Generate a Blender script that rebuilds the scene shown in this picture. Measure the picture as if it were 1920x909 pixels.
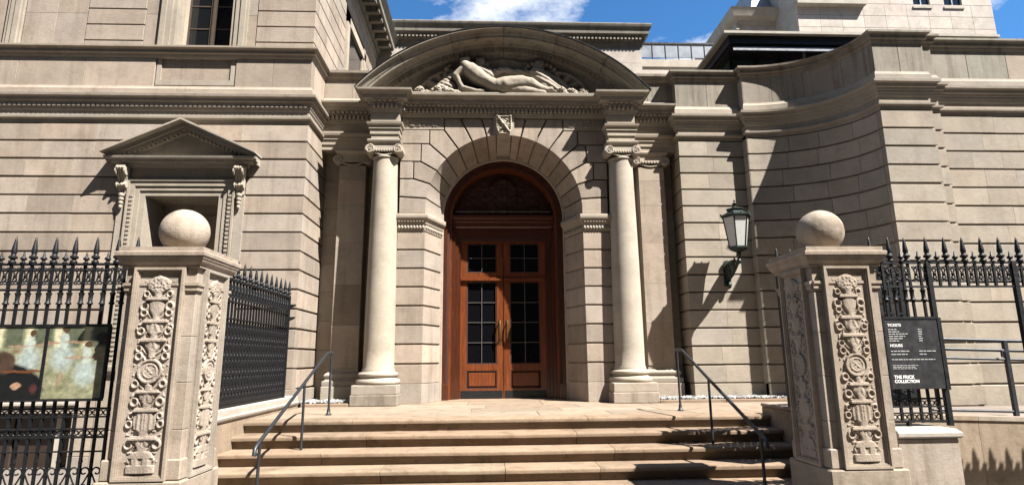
import bpy, bmesh, math, random
from math import sin, cos, pi, sqrt, atan2, radians, exp
from mathutils import Vector, Matrix, noise as mnoise

scn = bpy.context.scene
for o in list(bpy.data.objects):
    bpy.data.objects.remove(o)
RNG = random.Random(7)

# ------------------------------------------------------------------ camera
YAW, PITCH, ROLL, FPX = .0427, .1969, -.0087, 1095.73
fwd = Vector((sin(YAW)*cos(PITCH), cos(YAW)*cos(PITCH), sin(PITCH)))
rgt = Vector((cos(YAW), -sin(YAW), 0))
upv = rgt.cross(fwd)
r2 = rgt*cos(ROLL) + upv*sin(ROLL)
u2 = -rgt*sin(ROLL) + upv*cos(ROLL)
cd = bpy.data.cameras.new('camera')
cam = bpy.data.objects.new('camera', cd)
scn.collection.objects.link(cam)
m = Matrix((r2, u2, -fwd)).transposed().to_4x4()
m.translation = Vector((0, 0, .755))
cam.matrix_world = m
cd.sensor_width = 36.0
cd.lens = 36.0*FPX/1920.0
cd.clip_start = .05
cd.clip_end = 2000
scn.camera = cam
scn.cycles.diffuse_bounces = 2

# ------------------------------------------------------------------ sun, sky, exposure
SUN_AZ, SUN_EL = radians(52.5), radians(53)      # azimuth from the facade normal, towards the right
sdir = Vector((sin(SUN_AZ)*cos(SUN_EL), -cos(SUN_AZ)*cos(SUN_EL), sin(SUN_EL)))
sl = bpy.data.lights.new('sun', 'SUN')
sl.energy = 5.0
sl.angle = radians(.5)
sl.color = (1.0, .953, .895)
so = bpy.data.objects.new('sun', sl)
so.rotation_euler = sdir.to_track_quat('Z', 'Y').to_euler()
so.location = (20, -20, 30)
scn.collection.objects.link(so)

W = bpy.data.worlds.new('World')
scn.world = W
W.use_nodes = True
nt = W.node_tree
nt.nodes.clear()
wo = nt.nodes.new('ShaderNodeOutputWorld')
bg = nt.nodes.new('ShaderNodeBackground')
sky = nt.nodes.new('ShaderNodeTexSky')
sky.sky_type = 'NISHITA'
sky.sun_disc = False
sky.sun_elevation = SUN_EL
sky.sun_rotation = atan2(sdir.x, sdir.y)
sky.air_density = 1.0
sky.dust_density = .3
sky.ozone_density = 3.0
bg.inputs['Strength'].default_value = .05
# clouds drifting over the clear sky, by direction
tc = nt.nodes.new('ShaderNodeTexCoord')
mp = nt.nodes.new('ShaderNodeMapping')
mp.inputs['Scale'].default_value = (2.2, 2.2, 4.4)
mp.inputs['Location'].default_value = (3.05, .2, 1.66)
nz = nt.nodes.new('ShaderNodeTexNoise')
nz.inputs['Scale'].default_value = 1.6
nz.inputs['Detail'].default_value = 9
nz.inputs['Roughness'].default_value = .62
rp = nt.nodes.new('ShaderNodeValToRGB')
rp.color_ramp.elements[0].position = .495
rp.color_ramp.elements[1].position = .64
mx = nt.nodes.new('ShaderNodeMix')
mx.data_type = 'RGBA'
mx.inputs['B'].default_value = (6.4, 6.5, 6.6, 1)
nt.links.new(tc.outputs['Generated'], mp.inputs['Vector'])
nt.links.new(mp.outputs['Vector'], nz.inputs['Vector'])
nt.links.new(nz.outputs['Fac'], rp.inputs['Fac'])
nt.links.new(rp.outputs['Color'], mx.inputs['Factor'])
tn = nt.nodes.new('ShaderNodeMix')
tn.data_type = 'RGBA'
tn.blend_type = 'MULTIPLY'
tn.inputs['Factor'].default_value = 1.0
tn.inputs['B'].default_value = (.41, .78, 1.03, 1)
nt.links.new(sky.outputs['Color'], tn.inputs['A'])
nt.links.new(tn.outputs['Result'], mx.inputs['A'])
nt.links.new(mx.outputs['Result'], bg.inputs['Color'])
nt.links.new(bg.outputs['Background'], wo.inputs['Surface'])

vs = scn.view_settings
vs.view_transform = 'Standard'
vs.look = 'None'
vs.exposure = 2.0
vs.gamma = 1.0
vs.use_curve_mapping = False


# ------------------------------------------------------------------ materials
def new_mat(name):
    m = bpy.data.materials.new(name)
    m.use_nodes = True
    n = m.node_tree.nodes
    return m, m.node_tree, n['Principled BSDF']


class NB:                                   # tiny node builder
    def __init__(s, t): s.t = t
    def n(s, typ, **k):
        q = s.t.nodes.new(typ)
        for a, b in k.items():
            setattr(q, a, b)
        return q
    def l(s, a, b): s.t.links.new(a, b)
    def noise(s, vec, scale, detail=4, rough=.55, stretch=None):
        if stretch:
            mp = s.n('ShaderNodeMapping')
            mp.inputs['Scale'].default_value = stretch
            s.l(vec, mp.inputs['Vector'])
            vec = mp.outputs['Vector']
        q = s.n('ShaderNodeTexNoise')
        q.inputs['Scale'].default_value = scale
        q.inputs['Detail'].default_value = detail
        q.inputs['Roughness'].default_value = rough
        s.l(vec, q.inputs['Vector'])
        return q.outputs['Fac']
    def ramp(s, fac, stops):
        q = s.n('ShaderNodeValToRGB')
        e = q.color_ramp.elements
        while len(e) < len(stops):
            e.new(.5)
        for i, (p, c) in enumerate(stops):
            e[i].position = p
            e[i].color = (c, c, c, 1) if not hasattr(c, '__len__') else (*c, 1)
        s.l(fac, q.inputs['Fac'])
        return q.outputs['Color']
    def mix(s, a, b, fac=None, f=.5, blend='MIX'):
        q = s.n('ShaderNodeMix', data_type='RGBA', blend_type=blend)
        for sock, val in (('A', a), ('B', b)):
            if hasattr(val, 'is_linked') or hasattr(val, 'links'):
                s.l(val, q.inputs[sock])
            else:
                q.inputs[sock].default_value = (*val, 1)
        if fac is None:
            q.inputs['Factor'].default_value = f
        else:
            s.l(fac, q.inputs['Factor'])
        return q.outputs['Result']
    def math(s, op, a, b=0.0, c=0.0):
        q = s.n('ShaderNodeMath', operation=op)
        for i, v in enumerate((a, b, c)):
            if hasattr(v, 'links'):
                s.l(v, q.inputs[i])
            else:
                q.inputs[i].default_value = v
        return q.outputs[0]


def stone(name, col, tint=(.60, .47, .37), grey=(.49, .455, .41), var=.28, bump=.3, rough=.88, streak=.38, fine=30, blotch=.25, spots=0.0):
    K = .54
    col, tint, grey = (tuple(x*K for x in q) for q in (col, tint, grey))
    m, t, p = new_mat(name)
    b = NB(t)
    pos = b.n('ShaderNodeNewGeometry').outputs['Position']
    rnd = b.n('ShaderNodeObjectInfo').outputs['Random']
    off = b.n('ShaderNodeVectorMath', operation='ADD')
    b.l(pos, off.inputs[0])
    cmb = b.n('ShaderNodeCombineXYZ')
    sh = b.math('MULTIPLY', rnd, 37.0)
    b.l(sh, cmb.inputs[0]); b.l(sh, cmb.inputs[2])
    b.l(cmb.outputs[0], off.inputs[1])
    pv = off.outputs[0]
    # each stone has its own tone
    r2_ = b.math('FRACT', b.math('MULTIPLY', rnd, 13.37))
    r3_ = b.math('FRACT', b.math('MULTIPLY', rnd, 71.3))
    c = b.mix(col, tint, fac=b.math('MULTIPLY', b.math('POWER', r2_, 2.0), .45))
    c = b.mix(c, grey, fac=b.math('MULTIPLY', b.math('POWER', r3_, 2.5), .4))
    val = b.math('MULTIPLY_ADD', b.math('SUBTRACT', rnd, .5), var, 1.0)
    bc = b.n('ShaderNodeCombineXYZ')
    for i in range(3):
        b.l(val, bc.inputs[i])
    c = b.mix(c, bc.outputs[0], f=1.0, blend='MULTIPLY')
    # mottling and bedding inside a stone
    n1 = b.noise(pv, 2.2, 5, .6)
    n2 = b.noise(pv, 9, 5, .65, (1, 1, 4.5))
    n3 = b.noise(pos, fine, 4, .7)
    c = b.mix(c, b.ramp(n1, [(.3, .80), (.7, 1.12)]), f=.75, blend='MULTIPLY')
    c = b.mix(c, b.ramp(n2, [(.35, .86), (.65, 1.06)]), f=.6, blend='MULTIPLY')
    c = b.mix(c, b.ramp(n3, [(.3, .88), (.6, 1.03)]), f=.35, blend='MULTIPLY')
    # rain streaks and soot with shapes of their own
    st = b.noise(pos, 1.0, 6, .66, (6, 6, .5))
    c = b.mix(c, b.mix(c, (.45, .42, .38), f=1.0, blend='MULTIPLY'), fac=b.math('MULTIPLY', b.ramp(st, [(.50, 0), (.68, 1)]), streak))
    bl = b.noise(pos, 3.3, 7, .68)
    c = b.mix(c, b.mix(c, (.50, .46, .40), f=1.0, blend='MULTIPLY'), fac=b.math('MULTIPLY', b.ramp(bl, [(.52, 0), (.66, 1)]), blotch))
    if spots:
        vo = b.n('ShaderNodeTexVoronoi')
        vo.inputs['Scale'].default_value = 5.5
        b.l(pos, vo.inputs['Vector'])
        c = b.mix(c, (.05, .045, .04), fac=b.math('MULTIPLY', b.ramp(vo.outputs['Distance'], [(.10, 1), (.14, 0)]), spots))
    pit = b.noise(pos, 55, 3, .6)
    c = b.mix(c, b.mix(c, (.35, .32, .28), f=1.0, blend='MULTIPLY'), fac=b.ramp(pit, [(.66, 0), (.74, .4)]))
    b.l(c, p.inputs['Base Color'])
    p.inputs['Roughness'].default_value = rough
    p.inputs['Specular IOR Level'].default_value = .25
    bp = b.n('ShaderNodeBump')
    bp.inputs['Strength'].default_value = bump
    bp.inputs['Distance'].default_value = .012
    h = b.math('ADD', b.noise(pos, 14, 6, .7), b.math('MULTIPLY', b.noise(pos, 70, 3, .6), .4))
    b.l(h, bp.inputs['Height'])
    b.l(bp.outputs['Normal'], p.inputs['Normal'])
    return m


M = {}
LIME = (.465, .382, .302)
M['lime'] = stone('limestone', LIME)
M['lime_smooth'] = stone('limestone_carved', (.47, .41, .325), var=.08, streak=.16, bump=.18)
M['lime_relief'] = stone('limestone_relief', (.45, .39, .31), var=.05, streak=.3, bump=.15)
M['lime_col'] = stone('limestone_column', (.55, .48, .375), var=.05, streak=.1, bump=.16)
M['lime_weather'] = stone('limestone_weathered', (.36, .32, .26), var=.15, streak=.7, grey=(.34, .36, .30))
M['lime_right'] = stone('limestone_newer', (.47, .41, .325), tint=(.62, .49, .37), var=.22, streak=.15)
M['step'] = stone('brown_sandstone', (.345, .25, .17), tint=(.38, .25, .165), grey=(.35, .295, .215), var=.2, streak=.05, bump=.35, blotch=.6, spots=.35)
M['landing'] = stone('landing_sandstone', (.37, .285, .205), tint=(.38, .265, .18), grey=(.40, .36, .29), var=.25, streak=.0, bump=.25, blotch=.55, spots=.4)
M['pillar'] = stone('pillar_limestone', (.455, .375, .29), var=.06, streak=.5, bump=.35, blotch=.45)
M['ball'] = stone('weathered_ball_stone', (.47, .395, .31), var=.05, streak=.6, bump=.5, blotch=.8)
M['tan'] = stone('ramp_sandstone', (.43, .335, .235), tint=(.48, .36, .26), var=.15, streak=.4, blotch=.5)
M['pale'] = stone('pale_tower_stone', (.70, .62, .545), tint=(.66, .52, .45), grey=(.6, .58, .48), var=.14, streak=.08, fine=8)
M['white_sill'] = stone('pale_sill_stone', (.60, .55, .46), var=.05, streak=.1)
M['asphalt'] = stone('road_asphalt', (.05, .05, .052), tint=(.06, .055, .05), grey=(.05, .05, .05), var=.1, streak=.0)
M['brick'] = stone('town_house_stone', (.17, .12, .09), var=.3, streak=.2)
M['pavement'] = stone('pavement_concrete', (.13, .125, .115), var=.1, streak=.0)


def simple(name, col, rough=.5, metal=0.0, spec=.5, bump=0, bscale=40, coat=0, var=0):
    m, t, p = new_mat(name)
    b = NB(t)
    pos = b.n('ShaderNodeNewGeometry').outputs['Position']
    n = b.noise(pos, bscale, 4, .6)
    c = b.mix(tuple(x*(1-var) for x in col), tuple(min(1, x*(1+var)) for x in col), fac=n)
    b.l(c, p.inputs['Base Color'])
    p.inputs['Roughness'].default_value = rough
    b.l(b.ramp(b.noise(pos, bscale*.4, 3), [(.3, max(0, rough-.1)), (.7, min(1, rough+.1))]), p.inputs['Roughness'])
    p.inputs['Metallic'].default_value = metal
    p.inputs['Specular IOR Level'].default_value = spec
    p.inputs['Coat Weight'].default_value = coat
    p.inputs['Coat Roughness'].default_value = .15
    if bump:
        bp = b.n('ShaderNodeBump')
        bp.inputs['Strength'].default_value = bump
        bp.inputs['Distance'].default_value = .004
        b.l(n, bp.inputs['Height'])
        b.l(bp.outputs['Normal'], p.inputs['Normal'])
    return m


M['iron'] = simple('black_painted_iron', (.005, .0054, .0065), .55, spec=.3, bump=.3, bscale=60, var=.3)
M['rail_iron'] = simple('handrail_paint', (.009, .011, .014), .5, bump=.15, var=.2)
M['lantern'] = simple('verdigris_bronze', (.012, .022, .018), .45, .3, bump=.4, bscale=35, var=.8)
M['roof_glass'] = simple('teal_roof_glass', (.012, .03, .034), .08, spec=.6)
M['glass'] = simple('dark_window_glass', (.006, .007, .008), .05, spec=.5)
M['door_glass'] = simple('door_glass', (.003, .003, .004), .12, spec=.3)
M['frost'] = simple('frosted_lantern_glass', (.40, .40, .38), .35, var=.1, bscale=12)
M['brass'] = simple('brass', (.12, .075, .028), .5, .9, var=.2)
M['kick'] = simple('dark_kick_plate', (.02, .022, .024), .35, .5)
M['lead'] = simple('pane_bar_paint', (.06, .055, .05), .5)
M['board'] = simple('sign_board_black', (.016, .016, .017), .45)
M['ink'] = simple('sign_white_print', (.62, .62, .60), .6)
M['inkgrey'] = simple('sign_grey_print', (.26, .26, .255), .6)
M['dark_metal'] = simple('dark_roof_metal', (.006, .006, .007), .4, .3, var=.2)
M['silver'] = simple('silver_fascia', (.16, .17, .19), .4, .4)
M['zinc'] = simple('zinc_panel', (.15, .165, .19), .4, .2, var=.15, bscale=6)
M['curtain'] = simple('window_curtain', (.32, .31, .29), .9, var=.35, bscale=9)
M['sash'] = simple('dark_sash_wood', (.045, .032, .022), .5, var=.3)
M['bronze'] = simple('brown_shutter', (.022, .012, .007), .55, var=.5, bscale=6)
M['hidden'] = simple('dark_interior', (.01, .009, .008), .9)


def wood(name, c1, c2, rough=.32):
    m, t, p = new_mat(name)
    b = NB(t)
    pos = b.n('ShaderNodeNewGeometry').outputs['Position']
    n = b.noise(pos, 5, 6, .6, (6, 6, .5))
    n2 = b.noise(pos, 22, 4, .6, (5, 5, .35))
    c = b.mix(c1, c2, fac=b.ramp(n, [(.3, 0), (.7, 1)]))
    c = b.mix(c, b.ramp(n2, [(.3, .6), (.7, 1.15)]), f=.7, blend='MULTIPLY')
    b.l(c, p.inputs['Base Color'])
    p.inputs['Roughness'].default_value = rough
    p.inputs['Coat Weight'].default_value = .3 if rough < .5 else 0
    p.inputs['Coat Roughness'].default_value = .2
    return m


M['wood'] = wood('mahogany', (.080, .0185, .005), (.17, .046, .012))
M['wood_mid'] = wood('brown_mahogany', (.038, .0095, .0035), (.07, .018, .0055))
M['wood_dark'] = wood('dark_mahogany', (.022, .0055, .0025), (.042, .010, .004), .7)


def gravel_mat():
    m, t, p = new_mat('white_pebble')
    b = NB(t)
    rnd = b.n('ShaderNodeNewGeometry').outputs['Random Per Island']
    b.l(b.ramp(rnd, [(0, (.07, .07, .07)), (.5, (.18, .18, .175)), (1, (.36, .355, .34))]), p.inputs['Base Color'])
    p.inputs['Roughness'].default_value = .8
    return m


M['pebble'] = gravel_mat()


def banner_mat():
    # a generic painterly print: pale bands above, an olive floor, soft pale and dark shapes
    m, t, p = new_mat('printed_banner')
    b = NB(t)
    uv0 = b.n('ShaderNodeTexCoord').outputs['UV']
    wv = b.n('ShaderNodeTexNoise')
    wv.inputs['Scale'].default_value = 9
    wv.inputs['Detail'].default_value = 3
    b.l(uv0, wv.inputs['Vector'])
    sc = b.n('ShaderNodeVectorMath', operation='SCALE')
    b.l(wv.outputs['Color'], sc.inputs[0])
    sc.inputs['Scale'].default_value = .06
    ad = b.n('ShaderNodeVectorMath', operation='ADD')
    b.l(uv0, ad.inputs[0]); b.l(sc.outputs[0], ad.inputs[1])
    uv = ad.outputs[0]
    sep = b.n('ShaderNodeSeparateXYZ')
    b.l(uv, sep.inputs[0])
    u, v = sep.outputs[0], sep.outputs[1]
    n1 = b.noise(uv, 7, 6, .65)
    n3 = b.noise(uv, 24, 5, .65, (1, .6, 1))
    c = b.ramp(n1, [(.3, (.12, .12, .07)), (.5, (.19, .19, .115)), (.7, (.29, .28, .185))])
    bands = b.ramp(b.math('SINE', b.math('MULTIPLY', u, 24.0)), [(.0, (.07, .08, .05)), (.55, (.15, .16, .10)), (.9, (.40, .38, .25))])
    c = b.mix(c, bands, fac=b.ramp(v, [(.72, 0), (.76, 1)]))

    def blob(c, cu, cv, ru, rv, col, soft=.25, k=1.0):
        du = b.math('DIVIDE', b.math('SUBTRACT', u, cu+.03), ru)
        dv = b.math('DIVIDE', b.math('SUBTRACT', v, cv+.03), rv)
        d = b.math('ADD', b.math('MULTIPLY', du, du), b.math('MULTIPLY', dv, dv))
        return b.mix(c, col, fac=b.ramp(d, [(1-soft, k), (min(1, 1.0), 0)]))
    pale, sk, dk = (.27, .32, .31), (.24, .15, .10), (.02, .016, .012)
    for (cu, cv) in ((.32, .58), (.62, .62), (.84, .42)):
        c = blob(c, cu, cv-.06, .13, .24, pale, .9, .85)
        c = blob(c, cu, cv+.18, .05, .14, (.30, .34, .30), .5, .9)
        c = blob(c, cu+.01, cv+.33, .035, .055, (.06, .035, .02), .4)
        c = blob(c, cu+.11, cv+.16, .12, .022, sk, .6, .8)
        c = blob(c, cu-.11, cv+.15, .11, .02, sk, .6, .8)
    c = blob(c, .62, .27, .02, .13, sk, .5, .8)
    c = blob(c, .20, .66, .06, .04, (.12, .04, .025), .9, .6)
    c = blob(c, .97, .84, .08, .10, dk, .4)
    c = blob(c, .10, .12, .40, .40, (.006, .006, .006), .2)
    c = blob(c, .10, .50, .12, .17, (.05, .03, .02), .4)
    c = blob(c, .28, .38, .22, .025, (.11, .04, .015), .5, .9)
    c = blob(c, .24, .18, .05, .06, (.26, .16, .10), .5)
    c = blob(c, .40, .14, .04, .08, (.09, .025, .02), .9, .6)
    c = b.mix(c, b.ramp(n3, [(.3, .55), (.7, 1.3)]), f=.8, blend='MULTIPLY')
    b.l(c, p.inputs['Base Color'])
    p.inputs['Roughness'].default_value = .4
    return m


M['banner'] = banner_mat()

# ------------------------------------------------------------------ mesh helpers
ORG = {}                                       # world origin of every object that parents parts


class MB:
    def __init__(s):
        s.v, s.f = [], []

    def add(s, vs, fs):
        o = len(s.v)
        s.v += [tuple(q) for q in vs]
        s.f += [tuple(i+o for i in q) for q in fs]
        return s

    def box(s, x0, x1, y0, y1, z0, z1):
        return s.add([(x0, y0, z0), (x1, y0, z0), (x1, y1, z0), (x0, y1, z0), (x0, y0, z1), (x1, y0, z1), (x1, y1, z1), (x0, y1, z1)],
                     [(0, 3, 2, 1), (4, 5, 6, 7), (0, 1, 5, 4), (1, 2, 6, 5), (2, 3, 7, 6), (3, 0, 4, 7)])

    def cbox(s, x0, x1, y0, y1, z0, z1, c=.008, cx=None):
        cx = c if cx is None else cx
        X, Y, Z = (x0, x1), (y0, y1), (z0, z1)
        idx, vs = {}, []
        for i in (0, 1):
            for j in (0, 1):
                for k in (0, 1):
                    dx, dy, dz = (cx if i == 0 else -cx), (c if j == 0 else -c), (c if k == 0 else -c)
                    for a, q in (('x', (X[i], Y[j]+dy, Z[k]+dz)), ('y', (X[i]+dx, Y[j], Z[k]+dz)), ('z', (X[i]+dx, Y[j]+dy, Z[k]))):
                        idx[(i, j, k, a)] = len(vs)
                        vs.append(q)
        g = lambda i, j, k, a: idx[(i, j, k, a)]
        fs = []
        for i in (0, 1):
            fs.append((g(i, 0, 0, 'x'), g(i, 1, 0, 'x'), g(i, 1, 1, 'x'), g(i, 0, 1, 'x')))
            fs.append((g(0, i, 0, 'y'), g(1, i, 0, 'y'), g(1, i, 1, 'y'), g(0, i, 1, 'y')))
            fs.append((g(0, 0, i, 'z'), g(1, 0, i, 'z'), g(1, 1, i, 'z'), g(0, 1, i, 'z')))
        for i in (0, 1):
            for j in (0, 1):
                fs.append((g(i, j, 0, 'x'), g(i, j, 1, 'x'), g(i, j, 1, 'y'), g(i, j, 0, 'y')))
                fs.append((g(i, 0, j, 'x'), g(i, 1, j, 'x'), g(i, 1, j, 'z'), g(i, 0, j, 'z')))
                fs.append((g(0, i, j, 'y'), g(1, i, j, 'y'), g(1, i, j, 'z'), g(0, i, j, 'z')))
                for k in (0, 1):
                    fs.append((g(i, j, k, 'x'), g(i, j, k, 'y'), g(i, j, k, 'z')))
        return s.add(vs, fs)

    def loft(s, rings, cap=True, closed=True):
        n = len(rings[0])
        vs = [q for r in rings for q in r]
        fs = []
        for i in range(len(rings)-1):
            for j in range(n if closed else n-1):
                k = (j+1) % n
                fs.append((i*n+j, i*n+k, (i+1)*n+k, (i+1)*n+j))
        if cap:
            fs.append(tuple(range(n-1, -1, -1)))
            fs.append(tuple((len(rings)-1)*n+j for j in range(n)))
        return s.add(vs, fs)

    def ext_y(s, pts, y0, y1):
        return s.loft([[(x, y0, z) for x, z in pts], [(x, y1, z) for x, z in pts]])

    def ext_x(s, pts, x0, x1):                 # pts (y, z)
        return s.loft([[(x0, y, z) for y, z in pts], [(x1, y, z) for y, z in pts]])

    def ext_z(s, pts, z0, z1):
        return s.loft([[(x, y, z0) for x, y in pts], [(x, y, z1) for x, y in pts]])

    def lathe(s, c, prof, n=16, axis='z'):
        rings = []
        for r, h in prof:
            ring = []
            for i in range(n):
                a = 2*pi*i/n
                if axis == 'z':
                    ring.append((c[0]+r*cos(a), c[1]+r*sin(a), c[2]+h))
                elif axis == 'y':
                    ring.append((c[0]+r*cos(a), c[1]+h, c[2]+r*sin(a)))
                else:
                    ring.append((c[0]+h, c[1]+r*cos(a), c[2]+r*sin(a)))
            rings.append(ring)
        return s.loft(rings)

    def tube(s, path, r, n=6, flat=None):
        P = [Vector(p) for p in path]
        rings = []
        up = Vector((0, 1, 0)) if flat is None else Vector(flat)
        for i, p in enumerate(P):
            t = (P[min(i+1, len(P)-1)]-P[max(i-1, 0)]).normalized()
            u = up
            if abs(t.dot(u)) > .95:
                u = Vector((1, 0, 0)) if abs(t.x) < .9 else Vector((0, 0, 1))
            a = t.cross(u).normalized()
            b2 = t.cross(a).normalized()
            rr = r[i] if hasattr(r, '__len__') else r
            rings.append([p+a*rr*cos(2*pi*k/n)+b2*rr*sin(2*pi*k/n) for k in range(n)])
        return s.loft(rings)

    def mould(s, path, prof, cap=True):        # profile (out, z) swept along a plan path, outward to the right of travel
        n = len(path)
        rings = []
        for i, (x, y) in enumerate(path):
            def nrm(a, b2):
                dx, dy = b2[0]-a[0], b2[1]-a[1]
                L = sqrt(dx*dx+dy*dy)
                return (dy/L, -dx/L)
            n1 = nrm(path[i-1], path[i]) if i else None
            n2 = nrm(path[i], path[i+1]) if i < n-1 else None
            if n1 is None: mv = n2
            elif n2 is None: mv = n1
            else:
                d = 1+n1[0]*n2[0]+n1[1]*n2[1]
                mv = ((n1[0]+n2[0])/d, (n1[1]+n2[1])/d)
            rings.append([(x+mv[0]*p, y+mv[1]*p, z) for p, z in prof])
        return s.loft(rings, cap=cap)

    def mesh(s, name, mat, org=(0, 0, 0), smooth=None):
        me = bpy.data.meshes.new(name)
        me.from_pydata([(v[0]-org[0], v[1]-org[1], v[2]-org[2]) for v in s.v], [], s.f)
        bm = bmesh.new()
        bm.from_mesh(me)
        bmesh.ops.recalc_face_normals(bm, faces=bm.faces)
        bm.to_mesh(me)
        bm.free()
        if smooth:
            me.shade_smooth()
            me.set_sharp_from_angle(angle=radians(smooth))
        me.materials.append(M[mat])
        return me

    def build(s, name, mat, parent=None, smooth=None, label=None):
        org = ORG[parent.name] if parent is not None else (0, 0, 0)
        o = bpy.data.objects.new(name, s.mesh(name, mat, org, smooth))
        scn.collection.objects.link(o)
        if parent is not None:
            o.parent = parent
        ORG[o.name] = org
        if label:
            o['label'] = label
        return o


def place(name, me, parent, loc, rotz=0, scale=None, rot=None):     # a piece that shares its mesh with its likes; loc in world space
    o = bpy.data.objects.new(name, me)
    scn.collection.objects.link(o)
    po = ORG[parent.name]
    o.location = (loc[0]-po[0], loc[1]-po[1], loc[2]-po[2])
    o.rotation_euler = rot if rot else (0, 0, rotz)
    if scale:
        o.scale = scale
    o.parent = parent
    ORG[o.name] = tuple(loc)
    return o


def thing(name, loc, label, cat, group=None):
    o = bpy.data.objects.new(name, None)
    scn.collection.objects.link(o)
    o.location = loc
    o.empty_display_size = .2
    ORG[o.name] = tuple(loc)
    o['label'] = label
    o['category'] = cat
    if group:
        o['group'] = group
    return o


def struct(o, kind='structure', label=None):
    o['kind'] = kind
    if label:
        o['label'] = label
    return o


def ashlar(parent, x0, x1, yf, courses, th=.10, holes=(), gh=.034, gv=.0012, w=(.75, 1.45), mat='lime', c=.006, seed=1, first=None):
    rg = random.Random(seed)
    for ci, (zb, zt) in enumerate(courses):
        zm = (zb+zt)/2
        segs = [(x0, x1)]
        for (a, b, h0, h1) in holes:
            if h0 < zm < h1:
                ns = []
                for (p, q) in segs:
                    if b <= p or a >= q:
                        ns.append((p, q))
                    else:
                        if a > p: ns.append((p, a))
                        if b < q: ns.append((b, q))
                segs = ns
        for (p, q) in segs:
            L = q-p
            if L < .03:
                continue
            k = max(1, round(L/rg.uniform(*w)))
            cuts = [p+L*(i+(rg.uniform(-.22, .22) if 0 < i < k else 0))/k for i in range(k+1)]
            for i in range(k):
                dy = rg.uniform(-.0018, .0018)
                MB().cbox(cuts[i]+gv/2, cuts[i+1]-gv/2, yf+dy, yf+th, zb+gh/2+rg.uniform(-.004, .003), zt-gh/2+rg.uniform(-.003, .004), c, .0012).build('stone_block', mat, parent)


def relief(parent, name, mat, fn, nu, nv, hf, umin, umax, vmin, vmax, crisp=None):
    vs, fs = [], []
    for j in range(nv+1):
        for i in range(nu+1):
            u = umin+(umax-umin)*i/nu
            v = vmin+(vmax-vmin)*j/nv
            vs.append(fn(u, v, hf(u, v)))
    for j in range(nv):
        for i in range(nu):
            a = j*(nu+1)+i
            fs.append((a, a+1, a+nu+2, a+nu+1))
    me = bpy.data.meshes.new(name)
    org = ORG[parent.name]
    me.from_pydata([(p[0]-org[0], p[1]-org[1], p[2]-org[2]) for p in vs], [], fs)
    me.shade_smooth()
    if crisp:
        me.set_sharp_from_angle(angle=radians(crisp))
    me.materials.append(M[mat])
    o = bpy.data.objects.new(name, me)
    scn.collection.objects.link(o)
    o.parent = parent
    ORG[o.name] = org
    return o


def spiral(cx, cz, r0, turns, start, sgn, n=18, rend=.25):
    pts = []
    for i in range(n+1):
        t = i/n
        r = r0*(1-(1-rend)*t)
        a = start+sgn*turns*2*pi*t
        pts.append((cx+r*cos(a), cz+r*sin(a)))
    return pts


# ------------------------------------------------------------------ ground, steps, landing
PC = .315                                        # axis of the doorway
ZS = -.9                                         # pavement level
D1, TR, RI = 7.946, .336, .15
SX0, SX1 = -3.14, 3.77

g = MB().box(-90, 90, -90, 120, ZS-.5, ZS-.17).build('road', 'asphalt')
struct(g)
g = MB().box(-90, 90, 1.2, 120, ZS-.3, ZS).build('pavement', 'pavement')
struct(g)
g = MB().box(-90, 90, -18, -9.5, ZS-.3, ZS).build('pavement', 'pavement')
struct(g)

st = thing('stone_staircase', ((SX0+SX1)/2, 6.2, ZS), 'wide flight of brown sandstone steps rising to the doorway', 'steps')


def step_profile(k):
    e, z = D1-TR*k, -RI*k
    back = e+TR+.085
    pts = [(back, z-.02), (back, z)]
    pts += [(e+.022-.022*sin(a), z-.022+.022*cos(a)) for a in [i*pi/2/4 for i in range(5)]]
    pts += [(e+.002, z-.048), (e+.014, z-.055), (e+.058, z-.058), (e+.060, z-RI-.02), (back, z-RI-.02)]
    return pts


joints = {0: [-1.75, 1.32], 1: [-1.5, 1.12], 2: [-1.95, 1.52], 3: [-1.2, .2, 1.28], 4: [-1.7, 1.62], 5: [-.9, 1.1]}
for k in range(6):
    xs = [SX0]+joints[k]+[SX1]
    pr = step_profile(k)
    for a, b in zip(xs[:-1], xs[1:]):
        n = max(4, int((b-a)/.09))
        rings = []
        for i in range(n+1):
            x = a+.003+(b-a-.006)*i/n
            wear = .007*exp(-((x-PC)/1.3)**2) if k else .003
            ring = []
            for j, (y, z) in enumerate(pr):
                if 2 <= j <= 7:                    # the worn, slightly chipped nosing
                    q = mnoise.noise(Vector((x*5, k*3.3, 1)))*.003+max(0, mnoise.noise(Vector((x*13, k*7.7, 4)))-.35)*.03
                    y, z = y+q+.002, z-wear-.5*q
                ring.append((x, y, z))
            rings.append(ring)
        MB().loft(rings).build('step_stone', 'step', st, smooth=40)

ld = MB().box(SX0, 5.6, D1+.05, 11.9, -.4, -.012).build('landing', 'landing')
struct(ld)
rg = random.Random(3)
rows = [(D1+.345, 8.95), (8.95, 9.6), (9.6, 10.22)]
for (ya, yb) in rows:
    x = SX0
    while x < 5.55:
        x2 = min(5.6, x+rg.uniform(1.0, 1.7))
        if 5.6-x2 < .4: x2 = 5.6
        if not (x > 3.7 and yb < 8.4):
            MB().cbox(x+.003, x2-.003, ya+.003, yb-.003, -.06, rg.uniform(-.001, .001), .004).build('paving_slab', 'landing', ld)
        x = x2
for (xa, xb) in ((-1.6, -.35), (-.35, .95), (.95, 2.25)):
    MB().cbox(xa+.003, xb-.003, 10.223, 11.2, -.06, .001, .004).build('paving_slab', 'landing', ld)
MB().cbox(-.95, 1.58, 11.203, 11.75, -.05, .012, .006).build('threshold', 'step', ld)
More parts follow.
